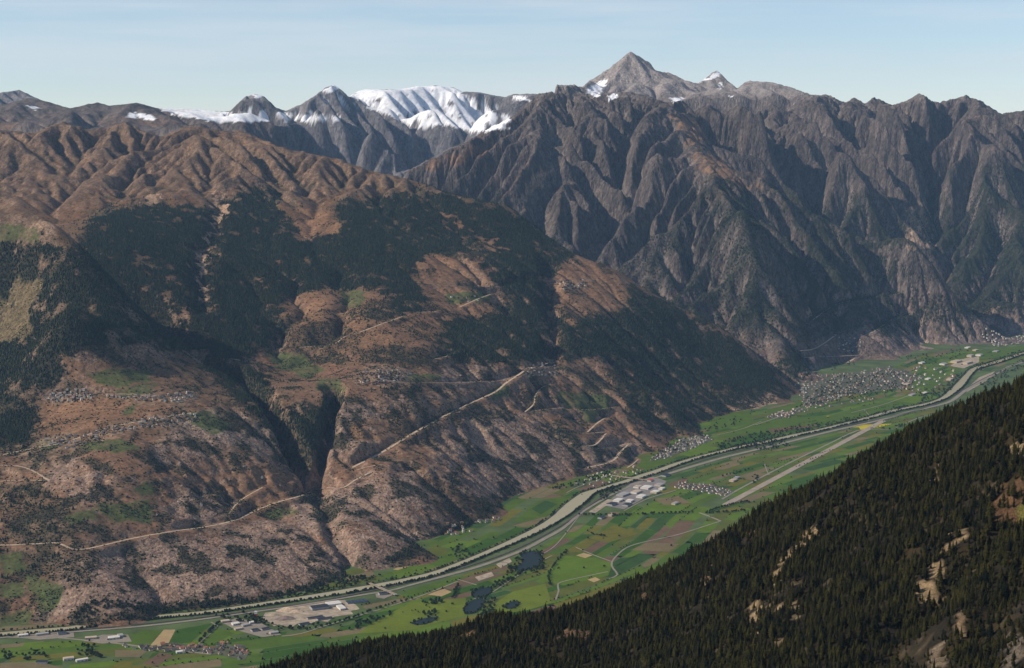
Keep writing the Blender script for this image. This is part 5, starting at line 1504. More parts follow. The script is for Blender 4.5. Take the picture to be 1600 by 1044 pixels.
village('the terrace meadows', 9, [(690, 462), (745, 460), (760, 470), (700, 474)], [2, 0], [1, 0], (10, 14), 30)
village('the hamlet at the foot of the hairpins', 40, [(893, 760), (920, 742), (960, 735), (1000, 728), (1012, 735), (960, 752), (905, 766)], [0, 0, 1], [1, 0, 2, 4], (11, 17), 22, True)
village('the crowded riverside hamlet', 130, [(1012, 722), (1040, 700), (1070, 685), (1105, 680), (1114, 688), (1080, 702), (1045, 716)], [0, 0, 1, 3], [1, 4, 1, 0], (11, 16), 14, True)
village('the estate by the runway', 64, [(1055, 762), (1062, 753), (1110, 758), (1142, 766), (1146, 772), (1130, 775), (1090, 768)], [0, 0, 3], [0, 1, 2], (12, 16), 19, True)
village('the big town', 350, [(1240, 602), (1260, 588), (1310, 584), (1350, 580), (1385, 572), (1420, 580), (1440, 590), (1425, 605), (1380, 612), (1330, 618), (1285, 632), (1258, 640), (1252, 622)], [0, 1, 1, 3], [1, 0, 0, 2, 2, 4], (11, 17), 15.5, True)
village('the strip below the big town', 36, [(1195, 652), (1215, 646), (1250, 636), (1285, 630), (1330, 626), (1370, 618), (1378, 622), (1320, 634), (1270, 644), (1220, 656)], [0, 1], [1, 0, 2], (12, 20), 22, True)
village('the hairpins above the town', 22, [(1300, 530), (1345, 526), (1350, 545), (1310, 552)], [0, 1], [1, 0], (12, 16), 30)
village('the farms among the far fields', 40, [(1400, 588), (1440, 572), (1490, 580), (1500, 592), (1470, 606), (1420, 612)], [0, 1, 3], [1, 2, 4], (14, 26), 40, True)
village('the farthest village', 90, [(1532, 534), (1560, 530), (1600, 524), (1610, 534), (1560, 542)], [0, 0, 1], [1, 4, 0], (12, 18), 22, True)
village('the farms under the lower slope', 14, [(690, 832), (720, 822), (735, 828), (740, 832), (700, 838)], [0, 1], [1, 2, 4], (12, 18), 24, True)
village('the farm on the near field edge', 10, [(740, 818), (770, 808), (785, 812), (760, 820)], [0, 1], [1, 2], (12, 18), 24, True)
village('the quarry yard', 14, [(1205, 648), (1240, 640), (1250, 644), (1215, 654)], [0, 1], [1, 4], (14, 24), 30, True)
village('the lower slope meadows', 22, [(100, 790), (240, 770), (330, 730), (420, 720), (440, 760), (330, 800), (200, 815)], [0, 1, 2], [1, 2, 0], (10, 15), 60)
HOUSES.sort(key=lambda h: h[1] / h[4])
def house(h):
    x, y, z, a, s, w, r, place = h
    e = link(bpy.data.objects.new('house', None))
    e.location = (x, y, z); e.rotation_euler = (0, 0, a); e.scale = (s, s * 0.78, s * 0.72)
    link(bpy.data.objects.new('wall', WM[w]), e)
    link(bpy.data.objects.new('roof', RM[r]), e)
    tag(e, '%s house with %s roof in %s' % (WNAME[w], RNAME[r], place), 'house', 'houses of ' + place)
for h in HOUSES[:298]:
    house(h)
def church(u, v, floor_, label):
    """nave with pitched roof, square tower, pointed spire"""
    x, y, z = at_level(u, v, ZV) if floor_ else onto(GM, u, v, 5500, 15500)
    e = link(bpy.data.objects.new('church', None)); e.location = (x, y, z); e.rotation_euler = (0, 0, 0.5)
    nv = link(bpy.data.objects.new('nave', WM[0]), e); nv.scale = (24, 12, 14)
    rf = link(bpy.data.objects.new('nave_roof', RM[0]), e); rf.scale = (24, 12, 14)
    V = [(a * 3.2 - 14, b * 3.2, c) for c in (-5, 24) for a, b in ((-1, -1), (1, -1), (1, 1), (-1, 1))]
    mesh_obj('tower', V, [(0, 1, 5, 4), (1, 2, 6, 5), (2, 3, 7, 6), (3, 0, 4, 7), (4, 5, 6, 7)], WALLS[0], e)
    V = [(a * 3.6 - 14, b * 3.6, 23.8) for a, b in ((-1, -1), (1, -1), (1, 1), (-1, 1))] + [(-14, 0, 40)]
    mesh_obj('spire', V, [(0, 1, 4), (1, 2, 4), (2, 3, 4), (3, 0, 4), (3, 2, 1, 0)], ROOFS[0], e)
    tag(e, label, 'church')
church(1304, 600, True, 'white church with dark spire in the middle of the big town')
church(296, 617, False, 'white church with dark spire in the upper hamlet near the gorge')
church(596, 592, False, 'white church with dark spire in the dense dark village')
def joined_houses(hs):
    V, Fc, mi = [], [], []
    for x, y, z, a, s, w, r, place in hs:
        ca, sa = math.cos(a), math.sin(a)
        for me, slot in ((WM[w], w), (RM[r], 4 + r)):
            b = len(V)
            for q in me.vertices:
                px, py, pz = q.co[0] * s, q.co[1] * s * 0.78, q.co[2] * s * 0.72
                V.append((x + px * ca - py * sa, y + px * sa + py * ca, z + pz))
            for p in me.polygons:
                Fc.append(tuple(b + k for k in p.vertices)); mi.append(slot)
    o = mesh_obj('distant_houses', V, Fc, None)
    for m_ in WALLS + ROOFS:
        o.data.materials.append(m_)
    o.data.polygons.foreach_set('material_index', mi)
    tag(o, 'closely packed small houses of the far towns and hamlets', None, None, 'stuff')
joined_houses(HOUSES[298:])

M_HALLW = plain_mat('sheet_white', (0.58, 0.54, 0.48), 0.08, 0.1); M_HALLD = plain_mat('sheet_black', (0.030, 0.032, 0.038), 0.2, 0.1, 0.5); M_HALLG = plain_mat('sheet_grey', (0.30, 0.29, 0.28), 0.1, 0.1); M_HALLT = plain_mat('sheet_tan', (0.44, 0.35, 0.26), 0.1, 0.1)
M_SOLAR = plain_mat('solar_glass', (0.035, 0.042, 0.062), 0.2, 0.1, 0.25, 0.5); M_RED = plain_mat('paint_red', (0.45, 0.06, 0.03), 0.1, 0.1)
def hall(u, v, w, d, h, turn, wall, roof, label, flat_roof=False, doors=3):
    """a works hall: walls, low pitched or flat roof, doors along the side that faces the camera"""
    x, y, z = at_level(u, v, ZV)
    e = link(bpy.data.objects.new('industrial_hall', None))
    e.location = (x, y, ZV + 0.4); e.rotation_euler = (0, 0, turn)
    k = 0.0 if flat_roof else h * 0.22
    W, D = w / 2, d / 2
    V = [(-W, -D, 0), (W, -D, 0), (W, D, 0), (-W, D, 0), (-W, -D, h), (W, -D, h), (W, D, h), (-W, D, h), (-W, 0, h + k), (W, 0, h + k)]
    mesh_obj('wall', V, [(0, 1, 5, 4), (2, 3, 7, 6), (3, 0, 4, 8, 7), (1, 2, 6, 9, 5)], wall, e)
    o1, t = 0.7, 0.5
    Vr = []
    for xx in (-W - o1, W + o1):
        Vr += [(xx, -D - o1, h), (xx, 0, h + k), (xx, D + o1, h), (xx, -D - o1, h + t), (xx, 0, h + k + t), (xx, D + o1, h + t)]
    rf = mesh_obj('roof', Vr, [(3, 9, 10, 4), (4, 10, 11, 5), (0, 1, 7, 6), (1, 2, 8, 7), (0, 6, 9, 3), (2, 5, 11, 8), (0, 3, 4, 1), (1, 4, 5, 2), (6, 7, 10, 9), (7, 8, 11, 10)], roof, e)
    for q in range(doors):
        cx = -W + (q + 0.5) * w / doors
        mesh_obj('door', [(cx - 3, -D - 0.25, 0), (cx + 3, -D - 0.25, 0), (cx + 3, -D - 0.25, min(5, h * 0.7)), (cx - 3, -D - 0.25, min(5, h * 0.7)), (cx - 3, -D + .1, 0), (cx + 3, -D + .1, 0), (cx + 3, -D + .1, min(5, h * 0.7)), (cx - 3, -D + .1, min(5, h * 0.7))],
                 [(0, 1, 2, 3), (1, 5, 6, 2), (4, 0, 3, 7), (3, 2, 6, 7)], M_HALLG, e)
    if roof is M_SOLAR and flat_roof:
        for q in range(12):      # tilted rows of panels
            x0, x1 = -W + 2 + (q % 6) * (w - 4) / 6, -W + 2 + (q % 6 + 0.86) * (w - 4) / 6
            y0 = -D + 2 + (q // 6) * (d - 4) / 2; y1 = y0 + (d - 4) / 2 * 0.8
            mesh_obj('solar_panel', [(x0, y0, h + t + .1), (x1, y0, h + t + .1), (x1, y1, h + t + 1.6), (x0, y1, h + t + 1.6), (x0, y1, h + t), (x1, y1, h + t)], [(0, 1, 2, 3), (3, 2, 5, 4)], M_SOLAR, rf)
    tag(e, label, 'hall', None)
    return e
hall(499, 951, 78, 44, 11, 0.43, M_HALLG, M_HALLD, 'long hall with black roof at the gravel works')
hall(521, 946, 60, 46, 12, 0.43, M_HALLW, M_HALLW, 'hall with bright white roof beside the black roofed one')
hall(533, 951, 26, 60, 8, 0.43, M_HALLW, M_HALLW, 'narrow white roofed annex in front of the bright white hall')
hall(492, 966, 70, 16, 6, 0.52, M_HALLG, M_HALLD, 'long low dark roofed shed along the near edge of the gravel works')
hall(507, 968, 66, 16, 6, 0.52, M_HALLG, M_HALLD, 'second low dark roofed shed parallel to the first at the gravel works')
hall(475, 976, 44, 18, 6, 0.52, M_HALLG, M_HALLD, 'small dark roofed shed at the corner of the gravel works road')
hall(598, 929, 38, 24, 9, 0.43, M_HALLG, M_HALLD, 'square black building beside the river bridge')
hall(557, 941, 92, 34, 5, 0.43, M_HALLG, M_SOLAR, 'low building with roof covered in dark solar panels', True, 0)
hall(36, 994, 40, 18, 7, 0.40, M_HALLW, M_HALLW, 'white flat shed on the lower left road, nearest the picture edge', True)
hall(66, 992, 50, 20, 7, 0.40, M_HALLT, M_HALLG, 'tan walled shed with grey roof between two others by the lower left road', True)
hall(97, 991, 34, 24, 8, 0.40, M_HALLG, M_SOLAR, 'shed with dark blue roof on the lower left road')
hall(142, 998, 46, 22, 7, 0.25, M_HALLT, M_HALLT, 'tan roofed building beside the white service halls on the lower left')
hall(178, 998, 44, 28, 8, 0.40, M_HALLW, M_HALLW, 'large white hall between lower left road and stubble field')
hall(188, 995, 20, 26, 9, 0.40, M_HALLW, M_HALLG, 'small white hall with grey roof behind the large white hall')
hall(107, 1031, 40, 22, 9, 0.40, M_HALLW, M_HALLT, 'cream farm building with flat tan roof at the bottom edge')
hall(128, 1033, 46, 16, 8, 0.5, M_HALLW, M_HALLW, 'long white farm wing at the bottom edge')
hall(66, 1036, 44, 22, 8, 0.0, M_HALLG, M_HALLD, 'dark roofed barn at the bottom left edge')
hall(282, 1020, 34, 18, 7, 0.40, M_HALLW, M_HALLW, 'white flat roofed shop among the roadside village', True)
for q, (u, v, w, d, wl_, rf_, lab) in enumerate([
        (352, 972, 34, 22, M_HALLT, M_HALLT, 'tan shed at the top of the small works cluster'), (368, 976, 30, 24, M_HALLW, M_HALLW, 'white roofed shed in the small works cluster'), (384, 978, 34, 20, M_HALLG, M_HALLG, 'grey shed in the middle of the small works cluster'),
        (394, 974, 24, 20, M_HALLW, M_HALLW, 'small bright white shed in the small works cluster'), (398, 986, 30, 24, M_HALLG, M_HALLD, 'black roofed shed in the small works cluster'), (414, 984, 34, 18, M_HALLG, M_HALLD, 'dark sheds near the tip of the small works cluster'),
        (428, 990, 34, 20, M_HALLT, M_HALLG, 'grey roofed house at the tip of the small works cluster'), (372, 984, 30, 18, M_HALLT, M_HALLT, 'tan roofed shed facing the field by the small works cluster')]):
    hall(u, v, w, d, 7, 0.45 + 0.1 * (q % 3), wl_, rf_, lab)
for q, (u, v, w, d, wl_, rf_, lab) in enumerate([
        (956, 789, 60, 40, M_HALLG, M_HALLD, 'dark roofed hall at the near end of the central works'), (980, 790, 56, 36, M_HALLG, M_HALLD, 'second dark roofed hall at the near end of the central works'), (966, 783, 60, 40, M_HALLW, M_HALLW, 'cream white hall behind the two dark ones in the central works'),
        (984, 784, 44, 34, M_HALLW, M_HALLW, 'small white hall in the central works'), (974, 774, 90, 44, M_HALLG, M_HALLG, 'large grey roofed hall in the central works'), (994, 770, 70, 40, M_HALLW, M_HALLT, 'tan roofed hall in the middle of the central works'),
        (1002, 777, 60, 40, M_HALLW, M_HALLW, 'wide white hall on the field side of the central works'), (1010, 763, 70, 50, M_HALLW, M_HALLW, 'largest white hall at the far end of the central works'), (1024, 770, 50, 40, M_HALLT, M_HALLW, 'white roofed hall on the road side of the central works'),
        (1030, 759, 50, 40, M_HALLT, M_HALLG, 'grey roofed hall at the far corner of the central works'), (1016, 752, 34, 26, M_HALLW, M_RED, 'red roofed building at the back of the central works'), (996, 762, 50, 34, M_HALLW, M_HALLT, 'pale hall on the railway side of the central works'),
        (1040, 744, 60, 34, M_HALLG, M_HALLD, 'dark hall alone beyond the central works'), (1034, 765, 40, 26, M_HALLW, M_HALLW, 'white shed at the road end of the central works'), (940, 810, 50, 24, M_HALLG, M_HALLD, 'dark roofed barn beside the tree lined canal'), (955, 806, 40, 22, M_HALLT, M_HALLT, 'tan barn beside the tree lined canal'),
        (1055, 788, 46, 24, M_HALLT, M_HALLG, 'farm barn alone in the dry field'), (1145, 752, 50, 30, M_HALLT, M_HALLT, 'farm building beside the runway fields'), (1151, 748, 40, 26, M_HALLG, M_HALLG, 'grey barn behind the runway farm')]):
    hall(u, v, w, d, 9, 0.98 + 0.04 * (q % 4), wl_, rf_, lab)
for q, (u, v, w, d, h_, wl_, rf_, lab) in enumerate([
        (1494, 566, 120, 60, 14, M_HALLT, M_HALLT, 'largest tan hall of the far smelter works'), (1512, 568, 130, 46, 14, M_HALLT, M_HALLT, 'long tan hall on the near side of the far smelter works'), (1516, 558, 60, 46, 20, M_HALLT, M_HALLG, 'tall block of the far smelter works'),
        (1530, 556, 60, 50, 14, M_HALLW, M_HALLG, 'pale hall at the back of the far smelter works'), (1474, 570, 70, 50, 12, M_HALLW, M_HALLG, 'white hall at the front of the far smelter works'), (1440, 568, 70, 40, 10, M_HALLW, M_HALLW, 'white hall alone in the far fields'),
        (1484, 594, 60, 40, 10, M_HALLT, M_HALLT, 'tan hall near the far river bend'), (1450, 593, 60, 34, 9, M_HALLW, M_HALLW, 'bright white hall near the far river bend'), (1445, 615, 70, 30, 9, M_HALLT, M_HALLW, 'low white hall among the trees near the river bend'),
        (1425, 618, 70, 34, 9, M_HALLG, M_HALLG, 'grey hall among the trees near the river bend'), (1556, 550, 60, 44, 10, M_HALLG, M_HALLG, 'grey hall among the farthest fields'), (1512, 544, 70, 36, 9, M_HALLW, M_HALLW, 'pale hall below the farthest slope'), (1524, 548, 70, 36, 9, M_HALLT, M_HALLT, 'tan hall below the farthest slope'),
        (1417, 601, 60, 40, 10, M_HALLT, M_HALLT, 'tan hall at the edge of the big town')]):
    hall(u, v, w, d, h_, 0.9, wl_, rf_, lab)
# silo tower, gravel heaps, bridges
x, y, z = at_level(400, 964, ZV)
e = link(bpy.data.objects.new('silo_tower', None)); e.location = (x, y, ZV + 0.4)
mesh_obj('shaft', [(-5, -5, 0), (5, -5, 0), (5, 5, 0), (-5, 5, 0), (-5, -5, 14), (5, -5, 14), (5, 5, 14), (-5, 5, 14)], [(0, 1, 5, 4), (1, 2, 6, 5), (2, 3, 7, 6), (3, 0, 4, 7)], M_RED, e)
mesh_obj('head', [(-6, -6, 14), (6, -6, 14), (6, 6, 14), (-6, 6, 14), (-6, -6, 25), (6, -6, 25), (6, 6, 25), (-6, 6, 25)], [(0, 1, 5, 4), (1, 2, 6, 5), (2, 3, 7, 6), (3, 0, 4, 7), (4, 5, 6, 7), (3, 2, 1, 0)], M_HALLW, e)
tag(e, 'silo tower with red base and white head at the gravel works', 'silo')
M_HEAPD = plain_mat('dark_gravel', (0.20, 0.15, 0.125), 0.2, 0.05)
def heap(u, v, r, h, mat, label):
    x, y, z = at_level(u, v, ZV)
    V, Fc = [(0, 0, h)], []
    q = random.Random(int(u * 7 + v))
    rings, n = 4, 18
    for a in range(1, rings + 1):
        for b in range(n):
            t = a / rings
            rr = r * t * (1 + 0.18 * math.sin(b * 0.9 + a) + q.uniform(-0.06, 0.06))
            V.append((rr * math.cos(b * math.tau / n) * 1.5, rr * math.sin(b * math.tau / n), h * (1 - t) ** 0.9 * (1 + q.uniform(-0.12, 0.12)) - (0.3 if a == rings else 0)))
    for b in range(n):
        Fc.append((0, 1 + b, 1 + (b + 1) % n))
        for a in range(rings - 1):
            i = 1 + a * n
            Fc.append((i + b, i + n + b, i + n + (b + 1) % n, i + (b + 1) % n))
    o = mesh_obj('gravel_heap', V, Fc, mat)
    o.location = (x, y, ZV + 0.6)
    tag(o, label, 'heap', 'heaps at the gravel works')
heap(452, 953, 38, 12, M_CUT, 'long tan gravel heap at the back of the gravel works')
heap(464, 956, 26, 9, M_CUT, 'small tan gravel heap beside the black roofed hall')
heap(446, 967, 32, 13, M_HEAPD, 'dark grey gravel heap in the middle of the works')
heap(428, 962, 18, 6, M_PALE, 'pale gravel heap near the silo tower')
def bridge(a, b, width, label):
    p, q = np.array(at_level(*a, ZV)), np.array(at_level(*b, ZV))
    L = np.linalg.norm((q - p)[:2]); ang = math.atan2(q[1] - p[1], q[0] - p[0])
    e = link(bpy.data.objects.new('bridge', None)); e.location = (p[0], p[1], ZV); e.rotation_euler = (0, 0, ang)
    def box(nm, x0, x1, y0, y1, z0, z1, m_):
        V = [(x, y, z) for z in (z0, z1) for y in (y0, y1) for x in (x0, x1)]
        mesh_obj(nm, V, [(0, 2, 3, 1), (4, 5, 7, 6), (0, 1, 5, 4), (1, 3, 7, 5), (3, 2, 6, 7), (2, 0, 4, 6)], m_, e)
    w = width / 2
    box('deck', 0, L, -w, w, 6.5, 8, M_LIGHTROAD)
    box('parapet', 0, L, -w - 0.4, -w, 6.4, 9.3, M_PALE); box('parapet', 0, L, w, w + 0.4, 6.4, 9.3, M_PALE)
    for k in range(1, int(L / 35) + 1):
        box('pier', k * 35 - 1.5, k * 35 + 1.5, -w * 0.7, w * 0.7, -1, 6.5, M_HALLG)
    tag(e, label, 'bridge')
bridge((576, 913), (619, 932), 13, 'long road bridge over river and railway near the black building')
bridge((956, 745), (1018, 753), 13, 'road bridge over the river behind the central works')
def gorge_bridge(p, q, width, label):
    p, q = np.array(p), np.array(q)
    L = np.linalg.norm((q - p)[:2]); ang = math.atan2(q[1] - p[1], q[0] - p[0])
    e = link(bpy.data.objects.new('gorge_bridge', None)); e.location = tuple(p); e.rotation_euler = (0, 0, ang)
    w, dz = width / 2, q[2] - p[2]
    def slab(nm, y0, y1, z0, z1, m_):
        V = [(x, y, z + dz * x / L) for z in (z0, z1) for y in (y0, y1) for x in (-3, L + 3)]
        mesh_obj(nm, V, [(0, 2, 3, 1), (4, 5, 7, 6), (0, 1, 5, 4), (1, 3, 7, 5), (3, 2, 6, 7), (2, 0, 4, 6)], m_, e)
    slab('deck', -w, w, -1.0, 1.0, M_CUT)
    slab('parapet', -w - 0.5, -w, -1.1, 2.2, M_PALE); slab('parapet', w, w + 0.5, -1.1, 2.2, M_PALE)
    n = 12      # the arch: a bent band that carries the deck
    V, Fc = [], []
    for k in range(n + 1):
        t = k / n; x = L * t; zz = -1.2 - 0.22 * L * (2 * t - 1) ** 2 + dz * t
        V += [(x, -w * 0.7, zz), (x, w * 0.7, zz), (x, w * 0.7, zz - 2.4), (x, -w * 0.7, zz - 2.4)]
    for k in range(n):
        i = 4 * k
        Fc += [(i + j, i + (j + 1) % 4, i + 4 + (j + 1) % 4, i + 4 + j) for j in range(4)]
    mesh_obj('arch', V, Fc, M_PALE, e)
    tag(e, label, 'bridge')
gorge_bridge(ROADS[0][0][-1], ROADS[1][0][0], 11, 'small arched road bridge across the mouth of the dark gorge')

# ------------------------------------------------------------------ trees of the valley
def blob_crown(seed):
    r = random.Random(seed)
    V, Fc = [], []
    gold = math.pi * (3 - 5 ** 0.5)
    for c in range(9):
        cx, cy, cz = (r.uniform(-0.22, 0.22), r.uniform(-0.22, 0.22), r.uniform(0.38, 0.82)) if c else (0, 0, 0.58)
        rad = r.uniform(0.15, 0.24)
        for k in range(16):      # leaf sprays over each clump
            zz = 1 - 2 * (k + 0.5) / 16; rr = math.sqrt(1 - zz * zz); a = k * gold + r.random()
            nx, ny, nz = rr * math.cos(a), rr * math.sin(a), zz
            px, py, pz = cx + nx * rad, cy + ny * rad, cz + nz * rad * 0.9
            s = rad * r.uniform(0.7, 1.05)
            tx_, ty_ = -ny, nx
            b = len(V)
            for ang in (r.uniform(0, 2), r.uniform(2.2, 3.8), r.uniform(4.2, 6)):
                ca, sa = math.cos(ang) * s, math.sin(ang) * s
                V.append((px + tx_ * ca + nx * r.uniform(-0.05, 0.03), py + ty_ * ca + ny * 0.02, pz + sa * 0.8 + nz * 0.02))
            Fc.append((b, b + 1, b + 2))
    return V, Fc
BROAD = [mesh_only('crown', *blob_crown(300 + k), M_LEAF) for k in range(3)]
BTRUNK = mesh_only('trunk', *lathe([(-0.05, 0.045), (0.15, 0.032), (0.5, 0.02), (0.7, 0.008)]), M_BARK)
VT = []     # (x, y, z, height, place)
vr = random.Random(77)
def tree_line(L, spacing, place, jitter=3.0, h=(10, 17), skip=0.1):
    s = np.concatenate([[0], np.cumsum(np.linalg.norm(np.diff(L[:, :2], axis=0), axis=1))])
    d = 0.0
    while d < s[-1]:
        if vr.random() > skip:
            x, y = np.interp(d, s, L[:, 0]) + vr.gauss(0, jitter), np.interp(d, s, L[:, 1]) + vr.gauss(0, jitter)
            VT.append((x, y, max(ZV, float(ground(x, y))), vr.uniform(*h), place))
        d += spacing * vr.uniform(0.6, 1.5)
def grove(pix, n, place, h=(10, 17)):
    p = np.array(pix, float); k = 0; t = 0
    while k < n and t < n * 30:
        t += 1
        u, v = vr.uniform(p[:, 0].min(), p[:, 0].max()), vr.uniform(p[:, 1].min(), p[:, 1].max())
        if in_poly(np.array([u]), np.array([v]), pix)[0] and not any(in_poly(np.array([u]), np.array([v]), w_)[0] for w_ in PONDS):
            x, y, _ = at_level(u, v, ZV)
            pl = place
            if pl == 'the slope foot along the lower river':
                pl = 'the slope foot ' + ('above the lower left sheds' if u < 200 else 'above the stubble field' if u < 310 else 'above the gravel works' if u < 470 else 'next to the river bridge')
            VT.append((x, y, max(ZV, float(ground(x, y))), vr.uniform(*h), pl)); k += 1
tree_line(offset(RIVER, -(RW / 2 + 13)), 10, 'the near bank of the river', 2.5, (9, 15), 0.10)
tree_line(offset(RIVER, RW / 2 + 13), 16, 'the far bank of the river', 3.0, (8, 14), 0.3)
for pix, n, place in [([(110, 970), (250, 955), (330, 944), (400, 938), (480, 918), (545, 902), (600, 900), (560, 914), (480, 929), (400, 942), (250, 960), (120, 975)], 260, 'the slope foot along the lower river'), ([(330, 962), (390, 958), (420, 973), (445, 980), (470, 978), (500, 975), (470, 984), (440, 987), (400, 976), (350, 968)], 60, 'the edge of the gravel works'),
                     ([(780, 905), (800, 880), (815, 862), (850, 862), (850, 890), (812, 900), (790, 915), (760, 925)], 90, 'the largest pond'), ([(760, 930), (775, 935), (772, 960), (750, 965)], 34, 'the lower ponds'), ([(660, 942), (690, 936), (700, 940), (665, 948)], 22, 'the golf course copse'), ([(662, 956), (690, 954), (680, 962), (662, 962)], 12, 'the golf course'),
                     ([(1145, 698), (1165, 690), (1220, 688), (1236, 698), (1200, 704), (1150, 702)], 90, 'the dark square wood beside the roadway'), ([(935, 772), (950, 762), (985, 756), (960, 772), (940, 786)], 50, 'the river bend'), ([(1120, 692), (1180, 678), (1240, 668), (1320, 655), (1420, 632), (1420, 638), (1320, 662), (1200, 688), (1120, 704)], 220, 'the far stretch of the river'),
                     ([(1430, 612), (1470, 606), (1490, 590), (1505, 580), (1490, 608), (1470, 622), (1440, 628)], 110, 'the far river bend'), ([(1530, 600), (1600, 560), (1600, 575), (1540, 610)], 90, 'the far shaded bank'), ([(1520, 572), (1560, 560), (1600, 545), (1600, 556), (1550, 572), (1530, 580)], 110, 'the far shaded river bank'),
                     ([(690, 860), (720, 850), (735, 868), (715, 872)], 20, 'the fields under the lower slope'), ([(845, 765), (900, 752), (960, 732), (950, 745), (880, 766)], 50, 'the slope foot by the hamlet'), ([(560, 970), (620, 955), (640, 950), (600, 968), (540, 990)], 26, 'the golf course edge'), ([(130, 1008), (150, 1004), (148, 1020), (170, 1030), (120, 1024), (118, 1014)], 30, 'the bottom left hedges'),
                     ([(0, 1015), (40, 1020), (90, 1026), (50, 1032), (0, 1030)], 24, 'the bottom left orchard'), ([(1010, 705), (1060, 680), (1110, 668), (1150, 650), (1180, 645), (1150, 664), (1100, 684), (1020, 722)], 90, 'the crowded hamlet'), ([(1240, 640), (1300, 590), (1420, 580), (1430, 610), (1330, 625)], 320, 'the big town'), ([(1300, 548), (1345, 540), (1340, 570), (1300, 580)], 40, 'the hairpins above the big town'),
                     ([(1400, 560), (1500, 545), (1520, 552), (1440, 575)], 60, 'the far fields'), ([(1170, 745), (1180, 738), (1190, 750), (1175, 758)], 10, 'the runway farm'), ([(1376, 672), (1400, 664), (1420, 660), (1404, 672)], 18, 'the runway end')]:
    grove(pix, n, place)
for pix, sp, place in [([(905, 805), (960, 806), (1030, 803), (1088, 802)], 14, 'the tree lined canal'), ([(1104, 802), (1125, 794), (1160, 786), (1180, 786)], 12, 'the hedge near the runway'), ([(1104, 803), (1150, 800), (1166, 798)], 13, 'the hedge around the pale field'), ([(860, 915), (858, 900), (868, 880), (885, 862)], 26, 'the ditch across the golf course'),
                      ([(924, 835), (950, 840)], 11, 'the dark hedge in the olive field'), ([(310, 1004), (330, 985), (345, 972)], 14, 'the hedge by the lower fields'), ([(480, 985), (540, 970), (600, 948), (650, 935)], 20, 'the road by the golf course'), ([(715, 915), (712, 925), (708, 935)], 12, 'the hedge by the stubble plot'), ([(1130, 745), (1170, 735), (1200, 728)], 30, 'the fields beside the runway')]:
    tree_line(smooth_line(flat(pix), 20), sp, place, 2.5)
for pk in PONDS:      # reeds and alders round the water
    tree_line(smooth_line([at_level(u, v, ZV) for u, v in pk + pk[:1]], 12), 9, 'the pond shores', 4.0, (6, 12), 0.25)
for c in FIELD_EDGES:
    q = vr.random()
    if q < 0.20:
        L = np.array([(*c[0], ZV), (*c[1], ZV)]); tree_line(L, 24, 'the field edges', 2.0, (5, 10), 0.4)
    elif q < 0.5:
        x, y = c[0]; VT.append((x, y, ZV, vr.uniform(6, 13), 'the field edges'))
VT = [t for t in VT if -40 < project(*t[:3])[0] < 1640 and project(*t[:3])[1] < 1070]
VT.sort(key=lambda t: t[1] / t[3])
srcs = []
for k, (x, y, z, h, place) in enumerate(VT[:296]):
    e = link(bpy.data.objects.new('broadleaf_tree', None))
    s = h * vr.uniform(0.95, 1.35)
    e.location = (x, y, z); e.rotation_euler = (0, 0, vr.uniform(0, 6)); e.scale = (s, s, h)
    c_ = link(bpy.data.objects.new('crown', BROAD[k % 3]), e)
    link(bpy.data.objects.new('trunk', BTRUNK), e)
    tag(e, '%s dark green tree growing at %s' % ('tall round' if h > 15 else 'round' if h > 12.5 else 'small round', place), 'tree', 'trees at ' + place)
    if k < 3:
        srcs.append(c_)
rest = VT[296:]
n = len(rest)
a_ = np.array([t[:3] for t in rest]); hh = np.array([t[3] for t in rest])
o = scatter('valley_woods', a_, np.random.default_rng(3).uniform(0, 6.28, n), np.stack([hh * 1.15, hh * 1.15, hh], -1), np.random.default_rng(4).integers(0, 3, n), srcs)
tag(o, 'small dark trees lining the river, hedges and towns of the valley', None, None, 'stuff')
print('houses', len(HOUSES), 'valley trees', len(VT))
# ------------------------------------------------------------------ woods and scrub on the far side of the valley
def spread_points(key, spacing, x0, x1, y0, y1, fn):
    g, c, r, f = SURF[key]
    gx, gy = np.meshgrid(np.arange(x0, x1, spacing), np.arange(y0, y1, spacing))
    x = (gx + rng.uniform(-0.5, 0.5, gx.shape) * spacing).ravel(); y = (gy + rng.uniform(-0.5, 0.5, gy.shape) * spacing).ravel()
    k = np.abs(x) < 0.335 * y + 100
    x, y = x[k], y[k]
    z = g.sample(x, y)
    k = (z > ZV + 3) & (rng.random(len(x)) < fn(x, y, z, g.sample(x, y, f)))
    return x[k], y[k], z[k]

def seen_from_camera(x, y, z, g, slack=25.0):
    """drop what the ground itself hides"""
    ok = np.ones(len(x), bool)
    for t in np.linspace(0.35, 0.985, 44):
        yy = y * t
        inside = yy > g.y[2]
        gz = np.where(inside, g.sample(x * t, yy), -1e9)
        ok &= gz < CAM_Z + (z + slack - CAM_Z) * t
    return ok

def cone(mat, sides=6):
    def make(N, L):
        c = N.new('GeometryNodeMeshCone'); c.fill_type = 'NONE'
        c.inputs['Vertices'].default_value = sides
        c.inputs['Radius Top'].default_value = 0.0; c.inputs['Radius Bottom'].default_value = 1.0; c.inputs['Depth'].default_value = 1.0
        s = N.new('GeometryNodeSetMaterial'); s.inputs['Material'].default_value = mat
        L.new(c.outputs['Mesh'], s.inputs['Geometry'])
        return s.outputs['Geometry']
    return make

def ball(mat):
    def make(N, L):
        c = N.new('GeometryNodeMeshIcoSphere'); c.inputs['Radius'].default_value = 1.0; c.inputs['Subdivisions'].default_value = 1
        s = N.new('GeometryNodeSetMaterial'); s.inputs['Material'].default_value = mat
        L.new(c.outputs['Mesh'], s.inputs['Geometry'])
        return s.outputs['Geometry']
    return make

